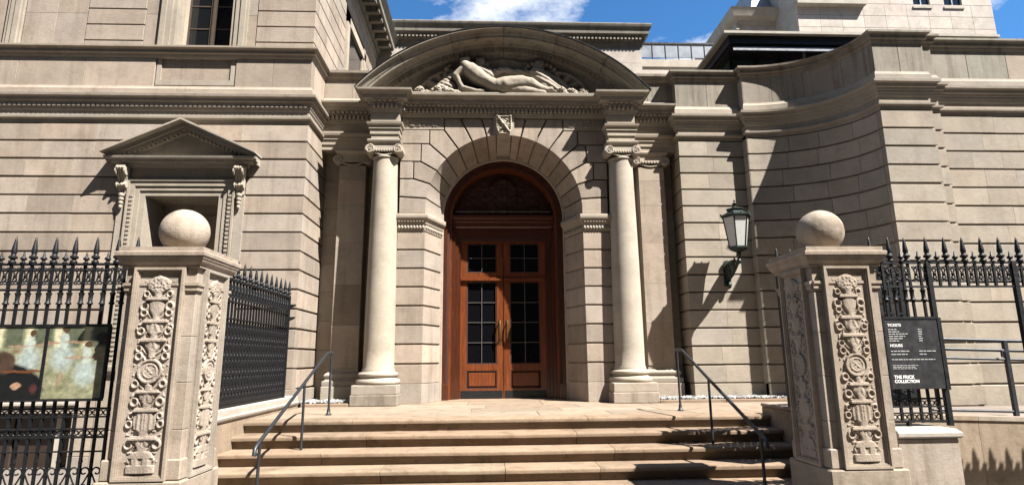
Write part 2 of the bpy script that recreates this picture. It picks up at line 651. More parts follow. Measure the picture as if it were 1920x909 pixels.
# kerbs that hold the gravel
for (xa, xb) in ((-3.12, -2.33), (2.95, 4.1), (4.1, 5.6)):
    MB().cbox(xa, xb-.004, 10.223, 10.33, -.05, .05, .008).build('kerb_stone', 'step', ld)


def pebbles(name, x0, x1, y0, y1, z, n, seed, label):
    rg = random.Random(seed)
    b = MB()
    ico = [(0, 0, 1), (.9, 0, .3), (.3, .85, .3), (-.7, .55, .3), (-.7, -.55, .3), (.3, -.85, .3), (0, 0, -.8)]
    fs = [(0, 1, 2), (0, 2, 3), (0, 3, 4), (0, 4, 5), (0, 5, 1), (6, 2, 1), (6, 3, 2), (6, 4, 3), (6, 5, 4), (6, 1, 5)]
    for _ in range(n):
        cx, cy, r = rg.uniform(x0, x1), rg.uniform(y0, y1), rg.uniform(.014, .034)
        a, sq = rg.uniform(0, 6.3), rg.uniform(.5, .9)
        b.add([(cx+r*(p[0]*cos(a)-p[1]*sin(a)), cy+r*(p[0]*sin(a)+p[1]*cos(a)), z+r*p[2]*sq+rg.uniform(0, .03)) for p in ico], fs)
    o = b.build(name, 'pebble', None)
    struct(o, 'stuff', label)
    o['category'] = 'gravel'
    return o


pebbles('gravel', 2.96, 5.5, 10.34, 10.80, .045, 2200, 5, 'white pebbles in the bed along the wall right of the doorway')
pebbles('gravel', -3.2, -2.34, 10.34, 11.3, .045, 1100, 6, 'white pebbles in the corner bed left of the doorway')

# cheek walls
cw = thing('cheek_wall', (-3.3, 6.1, ZS), 'low tan stone cheek wall carrying the open gate beside the steps', 'wall')
MB().box(-3.5, -3.135, 6.02, 10.09, ZS, .05).build('wall', 'tan', cw)
MB().ext_y([(-3.52, .05), (-3.125, .05), (-3.11, .07), (-3.105, .10), (-3.12, .115), (-3.12, .185), (-3.145, .20), (-3.52, .20)], 6.04, 10.085).build('coping', 'white_sill', cw, smooth=30)
cw = thing('cheek_wall', (4.0, 6.1, ZS), 'low brown stone cheek wall behind the ornate pillar right of the steps', 'wall')
MB().cbox(3.775, 4.3, 6.06, 8.2, ZS, .09, .01).build('wall', 'tan', cw)
MB().cbox(3.765, 4.31, 6.05, 8.21, .092, .14, .012).build('coping', 'tan', cw)

# ramp front wall with its own low coping, right of the gateway
rw = thing('ramp_wall', (7, 6.75, ZS), 'low tan stone ramp wall behind the railing gateway', 'wall')
zz = lambda x: .09-.035*(x-5.0)/1.0*.9
for (a, b) in ((4.32, 5.62), (5.62, 6.9), (6.9, 8.2), (8.2, 9.6)):
    MB().loft([[(a+.002, 6.75, ZS), (a+.002, 7.0, ZS), (a+.002, 7.0, zz(a)-.05), (a+.002, 6.75, zz(a)-.05)],
               [(b-.002, 6.75, ZS), (b-.002, 7.0, ZS), (b-.002, 7.0, zz(b)-.05), (b-.002, 6.75, zz(b)-.05)]]).build('stone_slab', 'tan', rw)
    MB().loft([[(a+.002, 6.735, zz(a)-.048), (a+.002, 7.02, zz(a)-.048), (a+.002, 7.02, zz(a)), (a+.002, 6.735, zz(a))],
               [(b-.002, 6.735, zz(b)-.048), (b-.002, 7.02, zz(b)-.048), (b-.002, 7.02, zz(b)), (b-.002, 6.735, zz(b))]]).build('coping', 'tan', rw)
rp_ = MB().ext_x([(7.01, ZS), (9.2, ZS), (9.2, -.03), (7.01, -.03)], 4.35, 14).build('ramp', 'pavement')
struct(rp_)
# ------------------------------------------------------------------ left mansion block
YL, XC = 10.107, -3.24
LB = thing('mansion_block', (-6.5, YL, ZS), 'tall limestone mansion block with pedimented blind window, left of the doorway', 'building')
XL0 = -10.6
CZ = .3325
ZSH = 4.95                                        # underside of the shelf moulding
courses = []
z = ZSH
while z > -.9:
    courses.append((z-CZ, z))
    z -= CZ
AED = (-6.26, -4.28, .62, 4.30)                   # blind window surround
BAS = (-8.6, -6.69, -1.3, .08)
ashlar(LB, XL0, XC, YL, [c for c in courses if c[0] > .55], th=.2, holes=[AED], seed=11, w=(.85, 1.5))
ashlar(LB, XL0, XC, YL, [c for c in courses if c[0] <= .55 and c[0] > .1], th=.2, holes=[(-6.35, -4.2, .2, .7)], seed=12, gh=.012, w=(.85, 1.5))
ashlar(LB, XL0, XC+.03, YL-.04, [c for c in courses if c[0] <= .1], th=.22, holes=[BAS], seed=13, gh=.006, w=(.9, 1.6))
# return faces at the corner, one stone for each course
for i, (zb, zt) in enumerate(courses):
    low = zb <= .1
    MB().cbox(XC-.35, XC+(.03 if low else 0), YL+.203, YL+1.35, zb+.017, zt-.017, .006).build('stone_block', 'lime', LB)
core = MB().box(XL0, AED[0], YL+.045, YL+.28, .13, ZSH+.1).box(XL0, BAS[0], YL+.045, YL+.28, -1.2, .13).box(BAS[1], AED[0], YL+.045, YL+.28, -1.2, .13)
core.box(AED[1], XC-.045, YL+.045, YL+.28, -1.2, ZSH+.1).box(AED[0], AED[1], YL+.05, YL+.28, AED[3]-.06, ZSH+.1).box(AED[0], AED[1], YL+.05, YL+.28, -1.2, .7)
core.box(XL0, -6.3, YL+.52, YL+1.3, -1.2, ZSH+.1).box(-4.4, XC-.045, YL+.52, YL+1.3, -1.2, ZSH+.1).box(-6.3, -4.4, YL+.8, YL+1.3, -1.2, ZSH+.1)
core.box(-4.12, XC-.045, YL+.28, YL+.52, -1.2, ZSH+.1).box(XL0, -6.5, YL+.40, YL+.52, -1.2, ZSH+.1)
core.build('wall_core', 'lime', LB)

path = [(XL0, YL), (XC, YL), (XC, YL+1.2)]
bands = [
    ('shelf_moulding', [(-.05, 4.955), (0, 4.955), (0, 5.012), (.02, 5.02), (.048, 5.035), (.052, 5.068), (.0, 5.078), (-.05, 5.078)], 'lime_smooth'),
    ('frieze', [(-.06, 5.08), (-.004, 5.08), (-.004, 5.18), (-.06, 5.18)], 'lime_smooth'),
    ('cornice', [(-.06, 5.182), (0, 5.182), (.012, 5.20), (.02, 5.225), (.02, 5.245), (.034, 5.25), (.036, 5.30), (.05, 5.305), (.055, 5.34), (.085, 5.35), (.088, 5.405), (.105, 5.418),
                 (.132, 5.425), (.138, 5.468), (.05, 5.485), (-.06, 5.49)], 'lime'),
    ('plinth_band', [(-.06, 5.492), (.045, 5.492), (.045, 5.60), (.03, 5.62), (.02, 5.66), (-.06, 5.66)], 'lime'),
    ('string_course', [(-.06, 6.222), (.0, 6.222), (.01, 6.24), (.02, 6.265), (.022, 6.29), (.062, 6.297), (.066, 6.318), (.045, 6.322), (.05, 6.35), (.07, 6.375), (.115, 6.388), (.118, 6.42), (-.06, 6.435)], 'lime_smooth'),
]
for nm, pr, mt in bands:
    MB().mould(path, pr).build(nm, mt, LB, smooth=35)
# little ovolo beads under the cornice
bd = MB()
x = XL0+.05
while x < XC:
    bd.box(x, x+.055, YL-.058, YL-.02, 5.255, 5.298)
    x += .085
bd.build('egg_moulding', 'lime_smooth', LB)
# parapet storey between cornice and string course
segx = [XL0, -8.5, -7.3, -6.07]
for a, b in zip(segx[:-1], segx[1:]):
    MB().cbox(a+.002, b-.002, YL+.0, YL+.2, 5.662, 6.22, .004).build('parapet_slab', 'lime', LB)
for a, b in ((-4.62, -3.95), (-3.95, XC)):
    MB().cbox(a+.002, b-.002, YL+.0, YL+.2, 5.662, 6.22, .004).build('parapet_slab', 'lime', LB)
MB().cbox(XC-.3, XC, YL+.203, YL+1.2, 5.662, 6.22, .004).build('parapet_slab', 'lime', LB)
MB().cbox(-6.05, -4.64, YL+.045, YL+.2, 5.662, 6.22, .004).build('panel', 'lime', LB)
pf = MB()
for q in ((-6.05, -5.97, 5.70, 6.22), (-4.72, -4.64, 5.70, 6.22), (-5.97, -4.72, 5.70, 5.80)):
    pf.box(q[0], q[1], YL+.02, YL+.05, q[2], q[3])
pf.build('panel_frame', 'lime_smooth', LB)
# upper storey
YU = YL+.05
for (a, b, sd) in ((-7.43, -6.37, 31), (-4.33, XC, 32), (-13, -10.0, 33)):
    for i in range(12):
        zb = 6.26+.322*i
        if i == 0: zb = 6.432
        MB().cbox(a+.014, b-.002, YU-.02, YU+.2, zb+.011, 6.26+.322*(i+1)-.011, .006).build('stone_block', 'lime', LB)
for (a, b) in ((-8.55, -7.98), (-7.98, -7.43)):
    for i in range(5):
        MB().cbox(a+.002, b-.002, YU-.006, YU+.2, 6.432+i*.7, 6.432+(i+1)*.7-.003, .003).build('stone_slab', 'lime', LB)
for (a, b) in ((-6.37, -6.09), (-4.50, -4.33)):
    for i in range(5):
        MB().cbox(a+.002, b-.002, YU-.006, YU+.2, 6.432+i*.7, 6.432+(i+1)*.7-.003, .003).build('stone_slab', 'lime', LB)
MB().box(-13, -6.0, YU+.03, YU+.25, 6.43, 9.7).build('wall_core', 'lime', LB)
MB().box(-4.45, XC-.03, YU+.03, YU+.25, 6.43, 9.7).build('wall_core', 'lime', LB)
MB().box(-13, XC-.03, YU+1.2, YU+5.7, 6.0, 9.7).build('wall_core', 'lime', LB)
# side wall of the upper storey, running back
for i in range(11):
    zb = 6.26+.322*i
    if i == 0: zb = 6.432
    zt = 6.26+.322*(i+1)
    cuts = [YU+.203, 10.95, 11.8, 12.30] if zb < 8.6 else [YU+.203, 11.2, 12.4, 13.6, 14.8, 15.85]
    for a, b in zip(cuts[:-1], cuts[1:]):
        MB().cbox(XC-.25, XC, a+.002, b-.002, zb+.011, zt-.011, .006).build('stone_block', 'lime', LB)
    if zb < 8.6:
        MB().cbox(XC-.25, XC, 14.3, 15.85, zb+.011, zt-.011, .006).build('stone_block', 'lime', LB)
MB().box(XC-.5, XC-.03, YU+.21, 15.8, 6.2, 9.75).build('wall_core', 'lime_smooth', LB)
# tall window in that side wall: frame, reveal and pane
sw = MB()
for (a, b, z0, z1) in ((12.32, 12.52, 6.43, 8.6), (14.08, 14.28, 6.43, 8.6), (12.32, 14.28, 8.4, 8.6)):
    sw.box(XC-.02, XC+.05, a, b, z0, z1)
for (a, b, z0, z1) in ((12.52, 12.62, 6.43, 8.4), (13.98, 14.08, 6.43, 8.4)):
    sw.box(XC-.02, XC+.025, a, b, z0, z1)
sw = sw.build('window', 'lime_col', LB)
MB().box(XC-.2, XC-.015, 12.62, 13.98, 6.43, 8.4).build('pane', 'glass', sw)
# eaves with modillions along the side and across the front
eave = [(-.05, 9.30), (0, 9.30), (.03, 9.36), (.05, 9.42), (.05, 9.47), (.10, 9.50), (.12, 9.60), (.12, 9.66), (.50, 9.68), (.52, 9.80), (.56, 9.84), (.62, 9.95), (.60, 9.97), (-.05, 10.0)]
MB().mould([(-13, YU), (XC, YU), (XC, 16.1)], eave).build('eaves_cornice', 'lime_weather', LB, smooth=35)
mod = MB().box(0, .34, -.075, .075, 9.555, 9.675).box(0, .30, -.06, .06, 9.52, 9.556).mesh('modillion', 'lime_weather')
for i in range(14):
    place('modillion', mod, LB, (XC+.115, 10.4+i*.42, 0))
dn = MB()
y = 10.2
while y < 16:
    dn.box(XC+.04, XC+.10, y, y+.06, 9.425, 9.495)
    y += .11
dn.build('dentil_row', 'lime_weather', LB)
rf = MB()
rf.box(-13, XC+.55, YU-.5, 16.0, 10.0, 10.06)
rf.build('roof', 'zinc', LB)


# upper windows on the front
def upper_window(xa, xb):
    w = MB()
    for (p, q, pr) in ((0, .07, .0), (.07, .17, .03), (.17, .26, .055), (.26, .30, .02)):
        w.box(xa-q, xa-p, YU-pr-.02, YU+.2, 6.432, 9.0)
        w.box(xb+p, xb+q, YU-pr-.02, YU+.2, 6.432, 9.0)
    w = w.build('window', 'lime_smooth', LB)
    MB().box(xa-.01, xa+.04, YU+.2, YU+.40, 6.432, 9.0).box(xb-.04, xb+.01, YU+.2, YU+.40, 6.432, 9.0).build('reveal', 'lime_col', w)
    MB().box(xa, xb, YU+.0, YU+.7, 6.40, 6.45).build('sill', 'lime_smooth', w)
    s = MB()
    xm = (xa+xb)/2
    for (a, b) in ((xa+.04, xa+.075), (xm-.06, xm+.06), (xb-.075, xb-.04)):
        s.box(a, b, YU+.33, YU+.38, 6.45, 9.0)
    s.box(xm-.015, xm+.015, YU+.305, YU+.33, 6.45, 9.0)
    for zc in (6.47, 7.05, 7.53):
        s.box(xa+.075, xm-.06, YU+.34, YU+.37, zc-.013, zc+.013).box(xm+.06, xb-.075, YU+.34, YU+.37, zc-.013, zc+.013)
    s.build('sash', 'sash', w)
    for (a, b) in ((xa+.075, xm-.06), (xm+.06, xb-.075)):
        for (z0, z1) in ((6.483, 7.037), (7.063, 7.517), (7.543, 9.0)):
            MB().box(a, b, YU+.352, YU+.358, z0, z1).build('pane', 'glass', w)
    c = MB()
    pts = []
    n = 24
    for i in range(n+1):
        pts.append((xa+.10+.26*i/n, YU+.42+.02*sin(i*1.9)))
    c.loft([[(p[0], p[1], 6.46) for p in pts], [(p[0], p[1], 9.0) for p in pts]], cap=False, closed=False)
    c.build('curtain', 'curtain', w)
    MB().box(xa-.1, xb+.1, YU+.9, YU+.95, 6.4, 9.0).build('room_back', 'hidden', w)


upper_window(-5.81, -4.79)
upper_window(-9.89, -8.87)

# blind window with pediment on consoles
AX = -5.335
aw = MB()
for sgn in (-1, 1):
    for (p, q, pr) in ((.63, .72, .015), (.72, .80, .035), (.80, .885, .055), (.885, .92, .075)):
        a, b = sorted((AX+sgn*p, AX+sgn*q))
        aw.box(a, b, YL-pr, YL+.3, .70, 3.60+(q-.63))
for (p, q, pr) in ((.63, .72, .015), (.72, .80, .035), (.80, .885, .055), (.885, .92, .075)):
    aw.box(AX-p, AX+p, YL-pr-.001, YL+.3, 3.60+(p-.63)+.001, 3.60+(q-.63)+.001)
aw = aw.build('blind_window', 'lime_smooth', LB)
MB().box(AX-.95, AX+.95, YL-.012, YL+.3, 3.90, 4.16).build('frieze', 'lime_smooth', aw)
bd = MB()
for sgn in (-1, 1):
    zc = .8
    while zc < 3.6:
        bd.box(AX+sgn*.84-.025, AX+sgn*.84+.025, YL-.072, YL-.05, zc, zc+.045)
        zc += .075
bd.build('bead_moulding', 'lime_smooth', aw)
for sgn in (-1, 1):
    MB().box(AX+sgn*1.0-.075, AX+sgn*1.0+.075, YL-.03, YL+.2, .70, 4.10).build('pilaster_strip', 'lime_smooth', aw)
# recess: reveals and a panelled stone back
MB().box(AX-.66, AX+.66, YL+.64, YL+.72, .7, 3.7).build('back_panel', 'lime', aw)
MB().box(AX-.9, AX-.631, YL+.301, YL+.74, .7, 3.7).box(AX+.631, AX+.9, YL+.301, YL+.74, .7, 3.7).box(AX-.9, AX+.9, YL+.301, YL+.74, 3.601, 3.75).build('reveal', 'lime_smooth', aw)
pn = MB()
for (xa, xb) in ((-.52, -.06), (.06, .52)):
    for (z0, z1) in ((.95, 2.05), (2.2, 3.4)):
        for q in ((xa, xa+.05, z0, z1), (xb-.05, xb, z0, z1), (xa+.05, xb-.05, z0, z0+.05), (xa+.05, xb-.05, z1-.05, z1)):
            pn.box(AX+q[0], AX+q[1], YL+.615, YL+.645, q[2], q[3])
pn.build('panel_moulding', 'lime_smooth', aw)


def console(cx, zt, zb, yf, par, w=.15, proj=.17):
    pts = []
    n = 22
    for i in range(n+1):
        t = i/n
        pr = proj*(.62+.38*cos(t*pi*1.15))*(1-.35*t)+.03*exp(-((t-.1)/.07)**2)+.055*exp(-((t-.68)/.09)**2)
        pts.append((yf-pr, zt+(zb-zt)*t))
    pts += [(yf+.05, zb), (yf+.05, zt)]
    b = MB().ext_x(pts, cx-w/2, cx+w/2)
    for sx in (-.045, 0, .045):
        b.ext_x([(y-.012, z) for y, z in pts[:-2]]+[(yf+.05, zb), (yf+.05, zt)], cx+sx-.012, cx+sx+.012)
    for sx in (-1, 1):
        b.lathe((cx+sx*(w/2+.0)-.012, yf-proj*.72, zt-.09), [(.0, 0), (.072, 0), (.072, .024), (.0, .024)], 14, 'x')
        b.lathe((cx+sx*(w/2+.0)-.008, yf-proj*.42, zt+(zb-zt)*.68), [(.0, 0), (.05, 0), (.05, .016), (0, .016)], 12, 'x')
    for i in range(4):
        b.lathe((cx, yf-.05, zb-.02-.07*i), [(0, -.045), (.05-.008*i, -.02), (.055-.008*i, .01), (.02, .035), (0, .04)], 8)
    return b.build('console', 'lime_col', par, smooth=45)


console(AX-1.0, 4.10, 3.62, YL-.02, aw)
console(AX+1.0, 4.10, 3.62, YL-.02, aw)
# horizontal cornice of the little pediment and the raking pieces
hp = [(-.05, 4.10), (.02, 4.10), (.04, 4.14), (.045, 4.165), (.13, 4.175), (.135, 4.215), (.20, 4.225), (.21, 4.262), (-.05, 4.27)]
MB().mould([(AX-1.08, YL+.1), (AX-1.08, YL-.04), (AX+1.08, YL-.04), (AX+1.08, YL+.1)], hp).build('pediment_cornice', 'lime_smooth', aw, smooth=35)
HX, ZB0, ZAP = 1.31, 4.26, 4.93
for sgn in (-1, 1):
    b = MB()
    sl_ = (ZAP-ZB0-.07)/HX
    for (d0, d1, pr) in ((0, .034, .33), (.034, .115, .20), (.115, .15, .16), (.15, .20, .10)):
        def edge(x, d): return (x, ZAP-sl_*abs(x-AX)-d)
        xa, xb = AX+sgn*.0005, AX+sgn*(HX-(.02 if d0 > 0 else 0))
        p0, p1, p2, p3 = edge(xa, d0), edge(xb, d0), edge(xb, d1-.0005), edge(xa, d1-.0005)
        b.ext_y([p0, p1, p2, p3], YL-pr, YL+.1)
    b.build('raking_cornice', 'lime_smooth', aw)
    dd = MB()
    for i in range(15):
        x = AX+sgn*(.08+i*.075)
        zc = ZAP-sl_*abs(x-AX)-.17
        dd.box(x-.02, x+.02, YL-.165, YL-.1, zc-.02, zc+.035)
    dd.build('dentil_row', 'lime_smooth', aw)
MB().ext_y([(AX-1.05, 4.271), (AX+1.05, 4.271), (AX, 4.80)], YL-.05, YL+.1).build('tympanum', 'lime_smooth', aw)
# sill and base under the surround
MB().mould([(AX-1.02, YL+.05), (AX-1.02, YL-.02), (AX+1.02, YL-.02), (AX+1.02, YL+.05)], [(-.05, .56), (.03, .56), (.06, .60), (.10, .62), (.11, .67), (.11, .70), (-.05, .72)]).build('sill', 'lime_smooth', aw, smooth=35)
MB().box(AX-1.0, AX+1.0, YL-.05, YL+.1, -1.0, .56).build('apron', 'lime_smooth', aw)
# basement opening with brown shutters behind the railing
bo = MB().box(BAS[0], BAS[1], YL+.3, YL+.36, -1.3, .1).build('basement_window', 'hidden', LB)
for (a, b) in ((-8.55, -7.75), (-7.70, -7.05), (-6.93, -6.72)):
    MB().cbox(a, b, YL+.2, YL+.25, -1.25, .04, .01).build('shutter', 'bronze', bo)
MB().cbox(-7.03, -6.95, YL+.12, YL+.28, -1.25, .05, .005).build('mullion', 'white_sill', bo)
MB().cbox(-8.65, -6.6, YL-.06, YL+.2, .08, .135, .01).build('lintel', 'white_sill', bo)
# ------------------------------------------------------------------ entrance pavilion
PV = thing('entrance_pavilion', (PC, 10.64, 0), 'arched limestone entrance with two columns and a curved sculpted pediment', 'building')
YP, YB = 10.64, 11.35                              # pier face, back wall of the side bays
R1, R2, Y2, ZA = 1.478, 1.215, 11.28, 3.515        # arch at the face and at the inner end of the splay
HW = 1.978
# pier stones below the impost, splayed to the door
zj = [.0, .345, .69, 1.033, 1.375, 1.718, 2.06, 2.40, 2.745, 3.09]
for sgn in (-1, 1):
    for zb, zt in zip(zj[:-1], zj[1:]):
        gb, gt = (.0 if zb == 0 else .016), .016
        if zb == 0: gt = .003
        if zb == .345: gb = .003
        px = lambda d: PC+sgn*d
        pts = [(px(HW), YP), (px(R1), YP), (px(R2), Y2), (px(R2), YB+.2), (px(HW), YB+.2)]
        e = .006
        inner = [(px(HW-e), YP-0), (px(R1+.001), YP), (px(R2+.001), Y2-.004), (px(R2+.001), YB+.2), (px(HW-e), YB+.2)]
        z0, z1 = zb+gb, zt-gt
        ctr = (px(1.7), 11.1)
        shr = lambda q, k: (q[0]+(ctr[0]-q[0])*k, q[1]+(ctr[1]-q[1])*k)
        rings = [[(*shr(q, .012), z0) for q in pts], [(*q, z0+.006) for q in pts], [(*q, z1-.006) for q in pts], [(*shr(q, .012), z1) for q in pts]]
        MB().loft(rings).build('pier_stone', 'lime', PV)
    pts = [(px(HW-.03), YP+.03), (px(R1+.015), YP+.03), (px(R2+.03), Y2+.01), (px(R2+.03), YB+.2), (px(HW-.03), YB+.2)]
    MB().ext_z(pts, 0, 3.5).build('wall_core', 'lime', PV)
    # impost
    path = [(px(HW), YP+.4), (px(HW), YP), (px(R1), YP), (px(R2), Y2)]
    if sgn > 0: path = path[::-1]
    prof = [(-.05, 3.092), (.005, 3.092), (.012, 3.11), (.012, 3.215), (.03, 3.225), (.035, 3.26), (.06, 3.30), (.075, 3.315), (.085, 3.33), (.09, 3.395), (.08, 3.412), (-.05, 3.415)]
    im = MB().mould(path, prof).build('impost', 'lime_smooth', PV, smooth=35)
    bb = MB()
    L = HW-R1
    n = 9
    for i in range(n):
        t = (i+.5)/n
        x = px(R1+L*t)
        bb.lathe((x, YP-.018, 3.165), [(0, -.045), (.02, -.03), (.026, 0), (.02, .03), (0, .042)], 6)
        bb.box(x-.014, x+.014, YP-.062, YP-.02, 3.265, 3.30)
    for i in range(10):
        t = (i+.5)/10
        x, y = px(R1+(R2-R1)*t), YP+(Y2-YP)*t
        ox, oy = -sgn*.016, -.006
        bb.lathe((x+ox, y+oy, 3.165), [(0, -.045), (.02, -.03), (.026, 0), (.02, .03), (0, .042)], 6)
    bb.build('carved_band', 'lime_smooth', im, smooth=50)

# voussoirs: joint angle from the horizontal, end point (x from axis, z) of every joint
vj = [(0.0, None, 0), (8.0, 0, 0), (19.2, 0, 0), (30.4, 0, 0), (41.9, 0, 0), (53.6, 0, 0), (65.6, 0, 0), (77.1, 0, 0), (84.3, 0, 0)]
fld = []
for (a, xo, zo) in vj:
    a = radians(a)
    fld.append((a, (R1*cos(a), ZA+R1*sin(a)), (R2*cos(a), ZA+R2*sin(a)), zo))
ends = [(HW, 3.415), (HW, 3.755), (1.72, 4.105), (1.587, 4.446), (1.43, 4.80), (1.152, 5.085), (.844, 5.33), (.427, 5.33), (.20, 5.33)]


def inset(poly, ds):
    n = len(poly)
    A = sum(poly[i][0]*poly[(i+1) % n][1]-poly[(i+1) % n][0]*poly[i][1] for i in range(n))
    sg = 1 if A > 0 else -1
    L = []
    for i in range(n):
        (xa, za), (xb, zb) = poly[i], poly[(i+1) % n]
        dx, dz = xb-xa, zb-za
        q = sqrt(dx*dx+dz*dz)+1e-12
        nx, nz = -dz/q*sg, dx/q*sg
        L.append((xa+nx*ds[i], za+nz*ds[i], dx/q, dz/q))
    out = []
    for i in range(n):
        x1, z1, a1, b1 = L[i-1]
        x2, z2, a2, b2 = L[i]
        det = a1*b2-b1*a2
        if abs(det) < .02:
            out.append((x2, z2))
        else:
            t = ((x2-x1)*b2-(z2-z1)*a2)/det
            out.append((x1+a1*t, z1+b1*t))
    return out


def vouss(front, back, name='voussoir', mat='lime', y0=YP):
    # the first five points lie on the intrados; joints are cut back, the intrados is not
    n = len(front)
    g = .015
    ds = [0]*4+[g]*(n-4)
    ds2 = [.0]*4+[g+.007]*(n-4)
    ring0 = [(x, y0, z) for x, z in inset(front, ds2)]
    ring1 = [(x, y0+.008, z) for x, z in inset(front, ds)]
    bp_ = inset([p for p, yb in back], ds)
    ring2 = [(p[0], back[i][1], p[1]) for i, p in enumerate(bp_)]
    return MB().loft([ring0, ring1, ring2]).build(name, mat, PV)


for sgn in (-1, 1):
    X = lambda p: (PC+sgn*p[0], p[1])
    for k in range(8):
        a0, a1 = fld[k][0], fld[k+1][0]
        if k == 0: a0 = math.asin((3.415-ZA)/R1)+.003
        arc = [a0+(a1-a0)*i/4 for i in range(5)]
        fr = [(R1*cos(a), ZA+R1*sin(a)) for a in arc]
        bk = [((R2*cos(a), ZA+R2*sin(a)), Y2) for a in arc]
        e0, e1 = ends[k], ends[k+1]
        if k <= 1:
            out = [e1, e0] if k == 0 else [e1, (e0[0], e1[1]), e0]
            if k == 1: out = [e1, (HW, e1[1]), (HW, e0[1])]
        elif k <= 4:
            out = [e1, (e0[0], e1[1]), e0]
        else:
            out = [e1, e0]
            if k == 5: out = [e1, (e0[0]-.0, e1[1]), e0]
        if k == 0: out = [e1, (HW, 3.418)]
        front = fr+out
        back = bk+[(q, YP+.3) for q in out]
        vouss([X(p) for p in front], [(X(p), y) for p, y in back])
    # squaring stones beside the voussoirs
    for (xa, xb, z0, z1) in ((1.72, HW, 4.105, 4.446), (1.587, HW, 4.446, 4.80), (1.43, HW, 4.80, 5.085)):
        x0, x1 = sorted((PC+sgn*xa, PC+sgn*xb))
        MB().cbox(x0+.010, x1-.004, YP, YP+.25, z0+.010, z1-.010, .006).build('pier_stone', 'lime', PV)
# solid behind the arch face
nA = 40
bk = []
pts = [(PC+(R1+.03)*cos(pi*i/nA), ZA+(R1+.03)*sin(pi*i/nA)) for i in range(nA+1)]
b = MB()
for i in range(nA):
    (xa, za), (xb, zb) = pts[i], pts[i+1]
    b.ext_y([(xa, za), (xa, 5.95), (xb, 5.95), (xb, zb)], YP+.07, YP+.5)
for i in range(nA):
    a0, a1 = pi*i/nA, pi*(i+1)/nA
    f = lambda r, a, y: (PC+r*cos(a), y, ZA+r*sin(a))
    b.loft([[f(R1+.03, a0, YP+.07), f(R2+.035, a0, Y2+.02), f(R1+.4, a0, Y2+.02)], [f(R1+.03, a1, YP+.07), f(R2+.035, a1, Y2+.02), f(R1+.4, a1, Y2+.02)]])
for sgn in (-1, 1):
    x0, x1 = sorted((PC+sgn*(R1+.02), PC+sgn*(HW-.02)))
    b.box(x0, x1, YP+.07, YP+.7, 3.4, 5.95)
b.build('wall_core', 'lime', PV)
# pale inner bead between splay and joinery
b = MB()
rings = []
prof = [(R2+.03, Y2-.01), (R2-.028, Y2-.01), (R2-.035, Y2+.012), (R2-.035, Y2+.06), (R2+.03, Y2+.06)]
for i in range(-1, nA+2):
    if i == -1: rings.append([(PC+r, y, .012) for r, y in prof])
    elif i == nA+1: rings.append([(PC-r, y, .012) for r, y in prof])
    else:
        a = pi*i/nA
        rings.append([(PC+r*cos(a), y, ZA+r*sin(a)) for r, y in prof])
b.loft(rings).build('arch_bead', 'white_sill', PV, smooth=40)

# keystone with carved cartouche
kz0, kz1 = 4.985, 5.62
kb = MB()
kb.loft([[(PC-.13, YP-.03, kz0), (PC+.13, YP-.03, kz0), (PC+.13, Y2-.1, kz0-.2), (PC-.13, Y2-.1, kz0-.2)],
         [(PC-.20, YP-.07, kz1), (PC+.20, YP-.07, kz1), (PC+.21, YP+.3, kz1), (PC-.21, YP+.3, kz1)]])
ks = kb.build('keystone', 'lime_smooth', PV)


def hf_cart(u, v):
    x, z = u-PC, v-5.165
    r = sqrt((x/.165)**2+(z/.20)**2)
    wz = .15-.06*max(0, -z/.2)**2
    q = max(abs(x)/wz, abs(z)/.185)
    env = max(0, min(1, (1.05-q)/.12))
    h = .04*env
    k1, k2 = x*.8+z*.6, x*.8-z*.6
    h += env*(.045*max(0, 1-(k1/.026)**2)+.045*max(0, 1-(k2/.026)**2))
    if abs(q-.93) < .09: h += .022
    h += .045*abs(mnoise.noise(Vector((u*26, v*26, 3.1))))*env
    return h


relief(ks, 'cartouche', 'lime_col', lambda u, v, h: (u, YP-.028-.065*(v-kz0)-h*.85, v), 36, 40, hf_cart, PC-.2, PC+.2, 4.97, 5.39)

